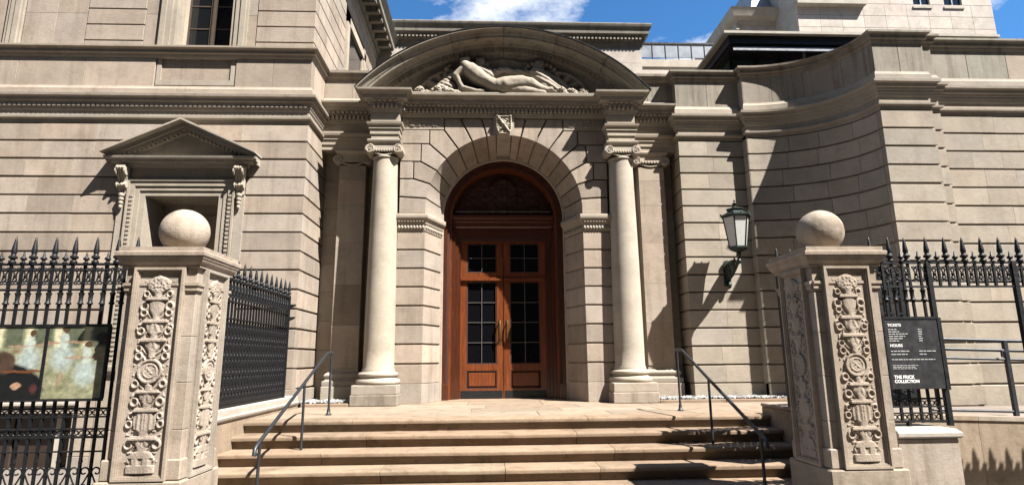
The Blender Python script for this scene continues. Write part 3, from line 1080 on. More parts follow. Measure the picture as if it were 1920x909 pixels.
# side bays: back wall, pilasters, and the wall beside the columns
for sgn in (-1, 1):
    xa, xb = (PC-HW-.0, XC) if sgn < 0 else (PC+HW, 3.76)
    x0, x1 = sorted((xa, xb))
    zc = [.0, .42, .95, 1.5, 2.05, 2.6, 3.15, 3.7, 4.25, 4.82]
    for za, zb in zip(zc[:-1], zc[1:]):
        MB().cbox(x0+.002, x1-.002, YB, YB+.3, za+.002, zb-.002, .003).build('wall_slab', 'lime_smooth', PV)
    # respond behind the column
    r0, r1 = sorted((PC+sgn*(HW+.002), PC+sgn*(HW+.46)))
    MB().box(r0, r1, 10.86, YB, 0, 4.82).build('respond', 'lime', PV)
    # pilaster
    p0, p1 = sorted((PC+sgn*2.685, PC+sgn*3.205))
    pl = MB()
    pl.box(p0, p1, 11.05, YB, .55, 4.50)
    pl = pl.build('pilaster', 'lime_smooth', PV)
    zc = [.62, 1.4, 2.15, 2.95, 3.7, 4.2, 4.49]
    for za, zb in zip(zc[:-1], zc[1:]):
        MB().cbox(p0+.004, p1-.004, 11.035, 11.06, za+.0015, zb-.0015, .003).build('pilaster_stone', 'lime', pl)
    MB().mould([(p0, YB), (p0, 11.05), (p1, 11.05), (p1, YB)], [(-.05, .30), (.09, .30), (.10, .34), (.10, .39), (.06, .41), (.05, .44), (.07, .46), (.075, .50), (.05, .53), (.02, .55), (-.05, .56)]).build('base', 'lime_smooth', pl, smooth=40)
    MB().cbox(p0-.11, p1+.11, 10.93, YB, 0, .30, .008).build('plinth', 'lime_smooth', pl)

    # ionic capitals, for pilaster and column alike
    def capital(par, cx, yf, hw, dep, zb):
        b = MB()
        b.mould([(cx-hw-.05, yf+dep), (cx-hw-.05, yf-.03), (cx+hw+.05, yf-.03), (cx+hw+.05, yf+dep)],
                [(-.08, zb+.21), (.0, zb+.21), (.03, zb+.235), (.04, zb+.25), (.045, zb+.285), (.02, zb+.30), (-.08, zb+.30)])
        b.box(cx-hw-.02, cx+hw+.02, yf-.035, yf+dep, zb+.115, zb+.212)
        b.box(cx-hw+.03, cx+hw-.03, yf-.05, yf+dep, zb+.06, zb+.116)
        for i in range(7):
            x = cx-hw+.07+(2*hw-.14)*i/6
            b.lathe((x, yf-.045, zb+.088), [(0, -.028), (.018, -.016), (.021, .004), (.012, .022), (0, .027)], 6)
        c = b.build('capital', 'lime_col', par, smooth=35)
        for s2 in (-1, 1):
            vb = MB()
            vx, vz = cx+s2*(hw+.045), zb+.11
            vb.lathe((vx, yf-.055, vz), [(.0, .0), (.085, .0), (.092, .01), (.092, dep*.9), (0, dep*.9)], 18, 'y')
            sp = spiral(vx, vz, .082, 2.1, pi/2, s2, 34, .15)
            vb.tube([(x, yf-.056, z) for x, z in sp], [.014-.008*i/34 for i in range(35)], 6)
            vb.lathe((vx, yf-.07, vz), [(0, -.004), (.016, 0), (.018, .015), (0, .018)], 8, 'y')
            vb.build('volute', 'lime_col', par, smooth=45)
        # festoon below
        fb = MB()
        n = 12
        fb.tube([(cx-hw+.02+(2*hw-.04)*i/n, yf-.02, zb+.05-.05*sin(pi*i/n)) for i in range(n+1)], .018, 6)
        fb.build('necking_festoon', 'lime_col', par, smooth=60)
        return c
    capital(pl, (p0+p1)/2, 11.05, .245, .25, 4.50)
    # free column on its plinth
    cx, cy = PC+sgn*2.235, 10.62
    prof = [(.285, .575), (.285, .60), (.270, .63)]
    H0, H1 = .63, 4.44
    for i in range(1, 13):
        t = i/12
        prof.append((.270-.047*t**1.7, H0+(H1-H0)*t))
    prof += [(.242, 4.45), (.247, 4.465), (.242, 4.48), (.23, 4.49)]
    col = MB().lathe((cx, cy, 0), prof, 40).build('column', 'lime_col', PV, smooth=40)
    MB().lathe((cx, cy, 0), [(.30, .345), (.365, .347), (.385, .37), (.388, .40), (.37, .43), (.33, .44), (.315, .455), (.315, .475), (.325, .485), (.345, .50), (.347, .525), (.33, .548), (.295, .555), (.288, .575), (.27, .576)], 40).build('base', 'lime_col', col, smooth=40)
    MB().cbox(cx-.385, cx+.385, 10.24, 10.95, .185, .343, .01).build('plinth', 'lime_smooth', col)
    MB().cbox(cx-.40, cx+.40, 10.225, 10.95, .0, .183, .012).build('plinth_stone', 'lime_weather', col)
    capital(col, cx, 10.42, .215, .38, 4.49)

MB().box(XC-.3, XC+.01, YB+.12, YB+.32, 0, 5.2).build('wall_core', 'lime', PV)
# entablature: follows columns, centre and side bays
e = 2.235
cpath = [(PC-3.555, 11.0), (PC-e-.25, 11.0), (PC-e-.25, 10.42), (PC-e+.25, 10.42), (PC-e+.25, YP-.005), (PC+e-.25, YP-.005), (PC+e-.25, 10.42), (PC+e+.25, 10.42), (PC+e+.25, 11.0), (3.76, 11.0)]
arch = [(-.12, 4.80), (.0, 4.80), (.0, 4.895), (.022, 4.90), (.022, 4.995), (.045, 5.0), (.045, 5.06), (.075, 5.08), (.085, 5.12), (-.12, 5.125)]
for pth in (cpath[:5], cpath[5:]):
    MB().mould(pth, arch).build('architrave', 'lime_col', PV, smooth=30)
    MB().mould(pth, [(-.12, 5.126), (.015, 5.126), (.015, 5.33), (-.12, 5.33)]).build('frieze', 'lime_smooth', PV)
# filling behind the ressauts so nothing is hollow
for sgn in (-1, 1):
    x0, x1 = sorted((PC+sgn*(e-.24), PC+sgn*(e+.24)))
    MB().box(x0, x1, 10.46, 11.4, 4.81, 5.75).build('entablature_core', 'lime', PV)
    x0, x1 = sorted((PC+sgn*(HW-.2), (XC if sgn < 0 else 3.76)))
    MB().box(x0, x1, 11.04, 11.7, 4.81, 5.9).build('entablature_core', 'lime', PV)
bed_ = [(-.12, 5.332), (.02, 5.332), (.035, 5.36), (.05, 5.375), (.05, 5.40), (.055, 5.405), (.055, 5.49), (.085, 5.495), (.10, 5.52), (.125, 5.55), (.13, 5.565), (.20, 5.575), (.205, 5.655), (.22, 5.665), (.235, 5.71), (.24, 5.725), (.03, 5.735), (-.12, 5.735)]
bed = [(-.12, 5.332), (.02, 5.332), (.03, 5.355), (.035, 5.385), (.045, 5.39), (.05, 5.495), (.075, 5.50), (.085, 5.53), (.10, 5.555), (.16, 5.56), (.165, 5.635), (.18, 5.645), (.20, 5.68), (.25, 5.69), (.255, 5.725), (.03, 5.737), (-.12, 5.737)]
MB().mould(cpath, bed).build('cornice', 'lime_smooth', PV, smooth=35)


def dentils(path, z0, z1, p0, p1, w, pitch):
    b = MB()
    for (a, c) in zip(path[:-1], path[1:]):
        dx, dy = c[0]-a[0], c[1]-a[1]
        L = sqrt(dx*dx+dy*dy)
        if L < .1: continue
        tx, ty = dx/L, dy/L
        nx, ny = ty, -tx
        n = int(L/pitch)
        for i in range(n):
            s = (i+.5)*L/n
            q = [(a[0]+tx*(s+o)+nx*p, a[1]+ty*(s+o)+ny*p) for o, p in ((-w/2, p0), (w/2, p0), (w/2, p1), (-w/2, p1))]
            b.ext_z(q, z0, z1)
    return b


dn = dentils(cpath, 5.41, 5.485, .05, .10, .045, .078).build('dentil_row', 'lime_col', PV)
dn = dentils(cpath, 5.515, 5.55, .10, .145, .05, .085).build('egg_row', 'lime_col', PV)


# carved frieze panels either side of the arch
def hf_leaf(u, v):
    n = mnoise.noise(Vector((u*16, v*16, 7)))+.5*mnoise.noise(Vector((u*34, v*34, 2)))
    ex = min(1, max(0, (abs(u-PC)-1.165)/.06), max(0, (1.93-abs(u-PC))/.06))
    ez = min(1, max(0, (v-5.12)/.04), max(0, (5.33-v)/.04))
    return ex*ez*(.008+.03*abs(n))


for sgn in (-1, 1):
    a, b_ = sorted((PC+sgn*1.158, PC+sgn*1.95))
    MB().cbox(a, b_, YP+.0, YP+.2, 5.09, 5.335, .004).build('frieze_panel', 'lime_smooth', PV)
    relief(PV, 'frieze_carving', 'lime_relief', lambda u, v, h: (u, YP+.004-h, v), 60, 22, hf_leaf, a, b_, 5.11, 5.335)

# segmental pediment
PYF = 10.20
CH, ZC0, ZCA = 2.79, 5.74, 7.02                    # half chord, springing and apex of the outer edge
PR = (CH*CH+(ZCA-ZC0)**2)/(2*(ZCA-ZC0))
PZ = ZCA-PR
A0 = math.asin(CH/PR)
NP = 60
tym_y = 10.74
# profile (radial distance inside the outer edge, y)
pprof = [(0.0, tym_y+.55), (0.0, PYF), (.028, PYF), (.032, PYF+.025), (.05, PYF+.05), (.085, PYF+.075), (.12, PYF+.085), (.125, PYF+.10), (.17, PYF+.105), (.175, PYF+.34), (.20, PYF+.35), (.215, PYF+.38), (.26, PYF+.39), (.27, PYF+.41), (.30, PYF+.42), (.33, tym_y-.02), (.36, tym_y+.02), (.36, tym_y+.55)]
seg = [-A0+2*A0*i/6 for i in range(7)]
for a, b_ in zip(seg[:-1], seg[1:]):
    rings = []
    n = 10
    for i in range(n+1):
        t = a+(b_-a)*i/n
        t += .0012 if i == 0 else (-.0012 if i == n else 0)
        rings.append([(PC+(PR-d)*sin(t), y, max(PZ+(PR-d)*cos(t), 5.60)) for d, y in pprof])
    MB().loft(rings).build('pediment_stone', 'lime_weather', PV, smooth=30)
# lead flashing on top
b = MB()
rings = []
for i in range(NP+1):
    t = -A0+2*A0*i/NP
    rings.append([(PC+(PR+d)*sin(t), y, PZ+(PR+d)*cos(t)) for d, y in ((.001, PYF-.012), (.014, PYF-.012), (.014, tym_y+.5), (.001, tym_y+.5))])
b.loft(rings).build('flashing', 'dark_metal', PV)
dd = MB()
for i in range(64):
    t = -A0*.93+1.86*A0*i/63
    for (d0, d1, y0, y1) in ((.265, .325, PYF+.36, PYF+.44),):
        w = .016
        q = [(PC+(PR-d)*sin(t+o/PR), PZ+(PR-d)*cos(t+o/PR)) for o, d in ((-w, d0), (w, d0), (w, d1), (-w, d1))]
        if q[2][1] > 5.8:
            dd.ext_y(q, y0, y1)
dd.build('dentil_row', 'lime_weather', PV)
# tympanum wall and ledge
b = MB()
pts = []
for i in range(NP+1):
    t = -A0*.97+1.94*A0*i/NP
    pts.append((PC+(PR-.3)*sin(t), max(5.74, PZ+(PR-.3)*cos(t))))
b.ext_y(pts, tym_y+.02, tym_y+.5)
b.build('tympanum', 'lime_relief', PV)
MB().box(PC-1.95, PC+1.95, 10.42, tym_y+.1, 5.73, 5.765).build('tympanum_ledge', 'lime_smooth', PV)


def cap_h(x, z, ax, az, ra, bx, bz, rb, k=1.0):
    dx, dz = bx-ax, bz-az
    t = max(0, min(1, ((x-ax)*dx+(z-az)*dz)/(dx*dx+dz*dz+1e-9)))
    d = sqrt((x-ax-dx*t)**2+(z-az-dz*t)**2)
    r = ra+(rb-ra)*t
    return k*sqrt(r*r-d*d) if d < r else 0


# the reclining figure: torso, hips, legs, arms, then a head laid back in the shade
BODY = [(-.74, .60, .10, -.64, .50, .15), (-.64, .50, .15, -.52, .40, .15), (-.52, .40, .15, -.34, .28, .12), (-.34, .28, .12, -.16, .19, .125), (-.16, .19, .125, .04, .20, .165), (.04, .20, .165, .34, .25, .145), (.34, .25, .145, .52, .25, .105),
        (.52, .25, .105, .70, .15, .075), (.70, .15, .075, .84, .115, .05), (.84, .115, .05, .92, .13, .045), (.0, .12, .12, .36, .10, .10), (.36, .10, .10, .78, .05, .055),
        (-.74, .60, .075, -.93, .40, .06), (-.93, .40, .06, -.80, .14, .05), (-.80, .14, .05, -.50, .07, .045), (-.50, .07, .045, -.40, .06, .05)]
HEAD = [(-.76, .74, .10, -.74, .80, .09)]
BACK = [(-.47, .70, .105, -.46, .76, .10), (-.50, .54, .15, -.30, .46, .14), (-.30, .50, .08, .02, .60, .06), (.02, .60, .06, .30, .52, .055), (-.60, .52, .10, -1.0, .46, .08), (-1.0, .46, .08, -1.22, .22, .09),
        (.70, .66, .105, .71, .72, .10), (.66, .50, .16, .84, .26, .19), (.84, .26, .19, 1.08, .11, .15), (.56, .50, .08, .24, .56, .055), (.80, .50, .09, 1.10, .36, .07), (1.10, .36, .07, 1.28, .14, .08), (-1.05, .20, .14, -1.3, .10, .12)]
rgt_ = random.Random(9)
FLW = [(rgt_.uniform(-1.72, -.85), rgt_.uniform(.02, .13), rgt_.uniform(.04, .095)) for _ in range(30)]
FLW += [(rgt_.uniform(1.0, 1.75), rgt_.uniform(.02, .12), rgt_.uniform(.035, .08)) for _ in range(22)]


def hf_tym(u, v):
    x, z = u-PC, v-5.755
    h = 0
    for sg in (-1, 1):                        # ribbed wings spread behind
        cx = sg*.95
        r = sqrt(((x-cx)/1.25)**2+(z-.02)**2)
        a = atan2(z, (x-cx)*sg)
        if r < .58 and z > 0 and a < 1.9:
            h = max(h, .06+.035*cos(a*17+4*r)+.03*(1-r/.58))
            if r > .53: h = max(h, .11)
    for cx, cz, rr in ((.72, .42, .34), (-.70, .46, .44)):
        d = abs(sqrt((x-cx)**2+(z-cz)**2)-rr)
        if d < .05:
            h = max(h, .075+.05*sqrt(1-(d/.05)**2)+.014*sin(atan2(z-cz, x-cx)*23))
    dr = .04+.012*sin(x*20+z*13+2.5*sin(z*6+x*3))+.006*sin(z*29-x*11+2*sin(x*5))
    if -1.25 < x < 1.25 and z < .86-.30*x*x:
        h = max(h, dr)
    for q in BACK:
        c = cap_h(x, z, *q)
        if c > 0: h = max(h, .10+1.05*c+.007*sin((x*1.2+z*2)*34))
    for q in BODY:
        c = cap_h(x, z, *q)
        if c > 0: h = max(h, .25+1.0*c)
    for q in HEAD:
        c = cap_h(x, z, *q)
        if c > 0: h = max(h, .18+c+.008*sin(z*60))
    for fx, fz, fr in FLW:
        d = sqrt((x-fx)**2+(z-fz)**2)
        if d < fr:
            h = max(h, .22+.9*sqrt(fr*fr-d*d)*(1+.22*sin(5*atan2(z-fz, x-fx))))
    h += .008*mnoise.noise(Vector((x*12, z*12, 1)))
    zt = PZ+(PR-.36)*cos(math.asin(min(.999, abs(u-PC)/(PR-.36))))
    ed = min(1, max(0, (zt-v)/.05))
    return max(0, h)*ed


def tym_pt(u, v, h):
    tmax = PZ+(PR-.33)*cos(math.asin(min(.999, abs(u-PC)/(PR-.33))))
    return (u, tym_y+.012-h, min(v, max(5.757, tmax)))


relief(PV, 'relief_sculpture', 'lime_relief', tym_pt, 360, 96, hf_tym, PC-1.98, PC+1.98, 5.757, 6.70)['label'] = 'carved reclining figure with drapery and flowers'

# parapet behind the pediment over the side bays
for sgn in (-1, 1):
    x0, x1 = sorted((PC+sgn*1.9, XC if sgn < 0 else 3.76))
    k = 3
    for i in range(k):
        a, b_ = x0+(x1-x0)*i/k, x0+(x1-x0)*(i+1)/k
        MB().cbox(a+.002, b_-.002, 10.96, 11.5, 5.85, 6.25, .004).build('parapet_slab', 'lime_weather' if sgn > 0 else 'lime', PV)
    MB().mould([(x0, 10.96), (x1, 10.96)], [(-.2, 5.736), (.05, 5.736), (.05, 5.80), (.01, 5.85), (-.2, 5.85)]).build('parapet_base', 'lime', PV)
    MB().mould([(x0, 10.96), (x1, 10.96)], [(-.5, 6.252), (.0, 6.252), (.02, 6.28), (.05, 6.30), (.06, 6.34), (.09, 6.37), (.095, 6.42), (-.5, 6.44)]).build('coping', 'lime_weather', PV, smooth=35)
MB().box(PC-2.9, PC+2.9, 11.0, 11.5, 5.7, 6.2).build('parapet_core', 'lime', PV)

# ---------------- door joinery
DR = MB()
RW = R2-.03
yd = 11.33


def arch_ring(ra, rb, y0, y1, z0=.012):
    b = MB()
    rings = []
    for i in range(-1, nA+2):
        if i == -1: q = [(PC+r, y, z0) for r, y in ((rb, y0), (ra, y0), (ra, y1), (rb, y1))]
        elif i == nA+1: q = [(PC-r, y, z0) for r, y in ((rb, y0), (ra, y0), (ra, y1), (rb, y1))]
        else:
            a = pi*i/nA
            q = [(PC+r*cos(a), y, ZA+r*sin(a)) for r, y in ((rb, y0), (ra, y0), (ra, y1), (rb, y1))]
        rings.append(q)
    return b.loft(rings)


dc = arch_ring(RW-.075, RW+.01, yd, yd+.5).build('door_frame', 'wood_mid', PV, smooth=30)
arch_ring(RW-.115, RW-.076, yd+.04, yd+.5).build('frame_moulding', 'wood_dark', dc, smooth=30)
arch_ring(RW-.16, RW-.116, yd+.09, yd+.5).build('frame_moulding', 'wood', dc, smooth=30)
# base blocks of the frame
for sgn in (-1, 1):
    x0, x1 = sorted((PC+sgn*(RW-.13), PC+sgn*(RW+.005)))
    MB().cbox(x0, x1, yd-.012, yd+.1, .012, .30, .006).build('frame_base', 'wood_mid', dc)
# transom: entablature over the doors
MB().mould([(PC-RW+.165, yd+.24), (PC+RW-.165, yd+.24)], [(-.12, 3.30), (.02, 3.30), (.02, 3.36), (.04, 3.38), (.05, 3.46), (.08, 3.48), (.08, 3.52), (.12, 3.545), (.13, 3.60), (-.12, 3.61)]).build('transom', 'wood_mid', dc, smooth=30)
MB().box(PC-RW+.165, PC+RW-.165, yd+.245, yd+.4, 3.10, 3.30).build('transom_panel', 'wood_dark', dc)
# lunette: dark carved panel, a lamp bar
pts = [(PC+(RW-.15)*cos(pi*i/nA), ZA+(RW-.15)*sin(pi*i/nA)) for i in range(nA+1)]
pts = [(x, max(z, 3.612)) for x, z in pts]
lu = MB().ext_y(pts, yd+.34, yd+.42).build('lunette', 'wood_dark', dc)


def hf_lun(u, v):
    x, z = u-PC, v-3.62
    r = sqrt((x/.30)**2+((z-.45)/.36)**2)
    h = .05*max(0, 1-r**6)
    if .8 < r < 1.05: h += .03
    h += .06*abs(mnoise.noise(Vector((abs(x)*9, z*9, 4))))+.02*abs(mnoise.noise(Vector((abs(x)*21, z*21, 4))))
    lim = sqrt(max(0, (RW-.2)**2-x*x))-(3.62-ZA)
    return h*min(1, max(0, (lim-z)/.08))


relief(dc, 'lunette_carving', 'wood_dark', lambda u, v, h: (u, yd+.335-h, min(v, ZA+sqrt(max(0, (RW-.17)**2-(u-PC)**2)))), 70, 40, hf_lun, PC-.95, PC+.95, 3.63, 4.55)
lb = MB().tube([(PC-.95, yd+.05, 3.655), (PC+.95, yd+.05, 3.655)], .012, 6)
for x in (-.2, -.02, .03, .16):
    lb.lathe((PC+x, yd+.05, 3.655), [(0, -.025), (.025, -.01), (.028, .01), (0, .03)], 8)
lb.build('iron_tie_bar', 'lead', dc, smooth=40)
# inner casing around the pair of doors
for sgn in (-1, 1):
    for (d0, d1, y0) in ((.96, 1.03, yd+.16), (.90, .96, yd+.22), (.855, .90, yd+.27)):
        x0, x1 = sorted((PC+sgn*d0, PC+sgn*d1))
        MB().box(x0, x1, y0, yd+.5, .012, 3.30-(1.03-d1)).build('casing', 'wood_mid', dc)
MB().box(PC-.96, PC+.96, yd+.225, yd+.5, 3.17, 3.298).build('casing', 'wood_mid', dc)
# two door leaves
for sgn in (-1, 1):
    x0, x1 = sorted((PC+sgn*.006, PC+sgn*.853))
    w = x1-x0
    yf = yd+.32
    d = MB()
    st_, top = .125, 3.165
    d.box(x0, x0+st_, yf, yf+.07, .02, top).box(x1-st_, x1, yf, yf+.07, .02, top)
    for (z0, z1) in ((.02, .20), (.545, .665), (2.28, 2.46), (3.06, top)):
        d.box(x0+st_, x1-st_, yf+.001, yf+.069, z0, z1)
    leaf = d.build('door', 'wood', PV)
    MB().cbox(x0+st_+.03, x1-st_-.03, yf+.012, yf+.05, .235, .515, .02).build('panel', 'wood', leaf)
    fr = MB()
    for (a, b_, z0, z1) in ((x0+st_, x1-st_, .20, .545), (x0+st_, x1-st_, .665, 2.28), (x0+st_, x1-st_, 2.46, 3.06)):
        for q in ((a, a+.022, z0, z1), (b_-.022, b_, z0, z1), (a+.022, b_-.022, z0, z0+.022), (a+.022, b_-.022, z1-.022, z1)):
            fr.box(q[0], q[1], yf+.008, yf+.05, q[2], q[3])
    fr.build('panel_moulding', 'wood_dark', leaf)
    MB().box(x0+.02, x1-.02, yf-.006, yf-.001, .03, .165).build('kick_plate', 'kick', leaf)
    MB().box(x0+.01, x1-.01, yf-.05, yf-.0, 2.30, 2.34).box(x0+.01, x1-.01, yf-.035, yf, 2.34, 2.36).build('lock_rail_moulding', 'wood', leaf)
    ga, gb = x0+st_+.022, x1-st_-.022
    for (z0, z1, nr, sz) in ((.687, 2.258, 4, 0), (2.482, 3.038, 2, 0)):
        bars = MB()
        gm = (ga+gb)/2
        bars.box(gm-.007, gm+.007, yf+.015, yf+.03, z0, z1)
        for i in range(1, nr):
            zz_ = z0+(z1-z0)*i/nr
            bars.box(ga, gm-.007, yf+.016, yf+.029, zz_-.007, zz_+.007).box(gm+.007, gb, yf+.016, yf+.029, zz_-.007, zz_+.007)
        bars.build('glazing_bar', 'lead', leaf)
        for i in range(nr):
            za_, zb_ = z0+(z1-z0)*i/nr, z0+(z1-z0)*(i+1)/nr
            MB().box(ga, gm, yf+.036, yf+.042, za_+.002, zb_-.002).build('pane', 'door_glass', leaf)
            MB().box(gm+.001, gb, yf+.036, yf+.042, za_+.002, zb_-.002).build('pane', 'door_glass', leaf)
    hx = PC+sgn*.075
    hb = MB().cbox(hx-.024, hx+.024, yf-.012, yf, 1.05, 1.52, .01)
    hb.tube([(hx, yf-.01, 1.12), (hx, yf-.06, 1.15), (hx, yf-.075, 1.3), (hx, yf-.06, 1.45), (hx, yf-.01, 1.48)], .013, 8)
    hb.build('handle', 'brass', leaf, smooth=40)
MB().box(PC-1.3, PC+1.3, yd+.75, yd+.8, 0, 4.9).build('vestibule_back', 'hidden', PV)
# ------------------------------------------------------------------ right wing, curved bay and end block
WG = thing('curved_wing', (5.5, 10.77, 0), 'limestone wing that curves forward in a concave bay right of the lantern', 'building')
YW, XW0, XW1, YN, YR, XR = 10.774, 3.76, 5.06, 10.585, 9.233, 6.82
wc = [(ZSH-CZ*(i+1), ZSH-CZ*i) for i in range(14)]
ashlar(WG, XW0, XW1, YW, wc, th=.25, seed=41, w=(.55, .95), mat='lime_right')
MB().cbox(XW0, XW1, YW+.0, YW+.25, 0, .29, .005).build('plinth', 'lime_right', WG)
for i, (zb, zt) in enumerate(wc):                  # left return into the side bay
    MB().cbox(XW0, XW0+.3, YW+.253, YW+.9, zb+.017, zt-.017, .006).build('stone_block', 'lime_right', WG)
MB().box(XW0+.03, XW1+.1, YW+.045, YW+1.1, 0, 6.2).build('wall_core', 'lime', WG)

EA, EB = XR-XW1, YN-YR                             # quarter ellipse


def ell(t, off=0.0):                               # t 0..1 from the wing to the front corner; off > 0 is towards the hollow
    a = pi/2*(1-t)
    x, y = XW1+EA*cos(a), YR+EB*sin(a)
    nx, ny = cos(a)/EA, sin(a)/EB
    L = sqrt(nx*nx+ny*ny)
    return (x-nx/L*off, y-ny/L*off)


def curved(t0, t1, z0, z1, off, th, n=6, c=.0):
    rings = []
    for i in range(n+1):
        t = t0+(t1-t0)*i/n
        p, q = ell(t, off), ell(t, off-th)
        rings.append([(*p, z0), (*p, z1), (*q, z1), (*q, z0)])
    return MB().loft(rings)


rg = random.Random(77)
for i, (zb, zt) in enumerate(wc):
    k = 4
    cuts = [0]+[(j+rg.uniform(-.2, .2))/k for j in range(1, k)]+[.955]
    for a, b in zip(cuts[:-1], cuts[1:]):
        curved(a+.0012, b-.0012, zb+.017, zt-.017, rg.uniform(-.001, .001), .15).build('stone_block', 'lime_right', WG, smooth=35)
curved(0, .955, 0, .29, .002, .15, 20).build('plinth', 'lime_right', WG, smooth=35)
curved(0, .9, 0, 6.25, -.045, .3, 24).build('wall_core', 'lime', WG, smooth=35)
for (zb, zt) in wc+[(5.66, 6.21), (5.11, 5.49)]:
    MB().cbox(XW1-.012, XW1+.06, YN+.004, YW+.1, zb+.017, zt-.017, .003).build('return_stone', 'lime_right', WG)
MB().box(XW1+.03, XW1+.2, YN+.05, YW+.2, 0, 6.2).build('wall_core', 'lime', WG)

cpr = [(pr, nm, mt) for nm, pr, mt in bands]
NCV = 22


def wrap(prof):
    # the moulding runs along the wing, steps forward, and follows the hollow to the front corner and beyond
    pth = [(XW0, YW+.6), (XW0, YW), (XW1, YW), (XW1, YN)] + [ell(i/NCV) for i in range(1, NCV)] + [(XR, YR), (7.75, YR), (7.75, YR+.11), (7.98, YR+.11), (7.98, YR+.235), (12.5, YR+.235)]
    return pth


full = wrap(None)
top_bands = [
    ('shelf_moulding', bands[0][1], 'lime_smooth'), ('frieze', bands[1][1], 'lime_smooth'), ('cornice', bands[2][1], 'lime_right'), ('plinth_band', bands[3][1], 'lime_right'),
    ('coping', [(-.35, 6.202), (.0, 6.202), (.012, 6.225), (.02, 6.25), (.022, 6.27), (.058, 6.278), (.062, 6.30), (.042, 6.306), (.05, 6.34), (.065, 6.365), (.11, 6.375), (.112, 6.412), (-.35, 6.43)], 'lime_weather'),
]
for nm, pr, mt in top_bands:
    MB().mould(full[:3]+[(XW1, YN+.06)], pr).build(nm, mt, WG, smooth=35)
    MB().mould([(XW1, YW-.05), (XW1, YN)]+[ell(i/NCV) for i in range(1, NCV)]+[(XR, YR+.02)], pr).build(nm, mt, WG, smooth=35)
# parapet walls
for a, b in ((XW0, 4.4), (4.4, XW1)):
    MB().cbox(a+.002, b-.002, YW, YW+.3, 5.662, 6.20, .004).build('parapet_slab', 'lime_weather', WG)
for a, b in ((0, .2), (.2, .42), (.42, .7), (.7, .955)):
    curved(a+.0012, b-.0012, 5.662, 6.20, 0, .2, 6).build('parapet_slab', 'lime_weather', WG, smooth=35)

RB = thing('corner_block', (8.5, YR, ZS), 'rusticated limestone end block with stepped corner at the far right', 'building')
steps_r = [(XR, 7.75, YR), (7.75, 7.98, YR+.11), (7.98, 12.5, YR+.235)]
for j, (a, b, y) in enumerate(steps_r):
    cs = [(ZSH-CZ*(i+1), ZSH-CZ*i) for i in range(16)]
    ashlar(RB, a, b, y, cs, th=.25, seed=51+j, w=(.55, 1.05), mat='lime_right')
    MB().box(a+.02, b, y+.045, y+1.5, -1.0, 6.25).build('wall_core', 'lime', RB)
    k = 1 if b-a < .5 else (2 if j == 0 else 6)
    for i in range(k):
        MB().cbox(a+(b-a)*i/k+.002, a+(b-a)*(i+1)/k-.002, y, y+.3, 5.662, 6.20, .004).build('parapet_slab', 'lime_weather', RB)
for i, (zb, zt) in enumerate([(ZSH-CZ*(i+1), ZSH-CZ*i) for i in range(16)]):
    MB().cbox(XR, XR+.3, YR+.253, YR+.9, zb+.017, zt-.017, .006).build('stone_block', 'lime_right', RB)
for nm, pr, mt in top_bands:
    MB().mould([(XR, YR+.02), (XR, YR), (7.75, YR), (7.75, YR+.11), (7.98, YR+.11), (7.98, YR+.235), (12.5, YR+.235)], pr).build(nm, mt, RB, smooth=35)
MB().cbox(7.99, 12.4, YR+.20, YR+.3, -1.0, .28, .01).build('plinth', 'lime_right', RB)

# ------------------------------------------------------------------ buildings behind
MBK = thing('rear_block', (1, 15.9, ZS), 'plain limestone block with bracketed cornice rising behind the curved pediment', 'building')
for i in range(8):
    zb = 6.2+i*.45
    k = 6
    for j in range(k):
        a, b = -3.6+8.2*j/k, -3.6+8.2*(j+1)/k
        MB().cbox(a+.002, b-.002, 15.85, 16.1, zb+.002, zb+.448, .003).build('stone_block', 'pale', MBK)
MB().box(-3.6, 4.58, 15.9, 22, 5.8, 9.9).build('wall_core', 'lime', MBK)
MB().mould([(-3.6, 15.85), (4.6, 15.85), (4.6, 21)], [(-.1, 9.80), (0, 9.80), (.01, 9.92), (.04, 9.94), (.05, 10.02), (.08, 10.04), (.09, 10.13), (.12, 10.15), (.20, 10.20), (.22, 10.34), (.26, 10.38), (.28, 10.48), (.27, 10.50), (-.1, 10.52)]).build('cornice', 'lime_weather', MBK, smooth=35)
dentils([(-3.0, 15.85), (4.6, 15.85)], 10.045, 10.12, .08, .15, .06, .11).build('dentil_row', 'lime_weather', MBK)

TR_ = thing('rear_terrace', (7, 20, ZS), 'white wall topped by a zinc panel balustrade far behind the pediment', 'building')
MB().box(5.4, 12, 20, 24, 5.8, 11.7).build('wall', 'pale', TR_)
MB().box(5.4, 12, 19.95, 20.0, 11.45, 11.75).build('coping', 'white_sill', TR_)
for i in range(6):
    MB().cbox(5.72+i*.5, 5.72+i*.5+.47, 19.96, 19.99, 11.82, 12.36, .004).build('panel', 'zinc', TR_)
    MB().box(5.72+i*.5-.022, 5.72+i*.5-.002, 19.94, 20.0, 11.75, 12.42).build('post', 'dark_metal', TR_)
MB().box(5.6, 8.8, 19.93, 20.0, 12.37, 12.43).build('top_rail', 'dark_metal', TR_)

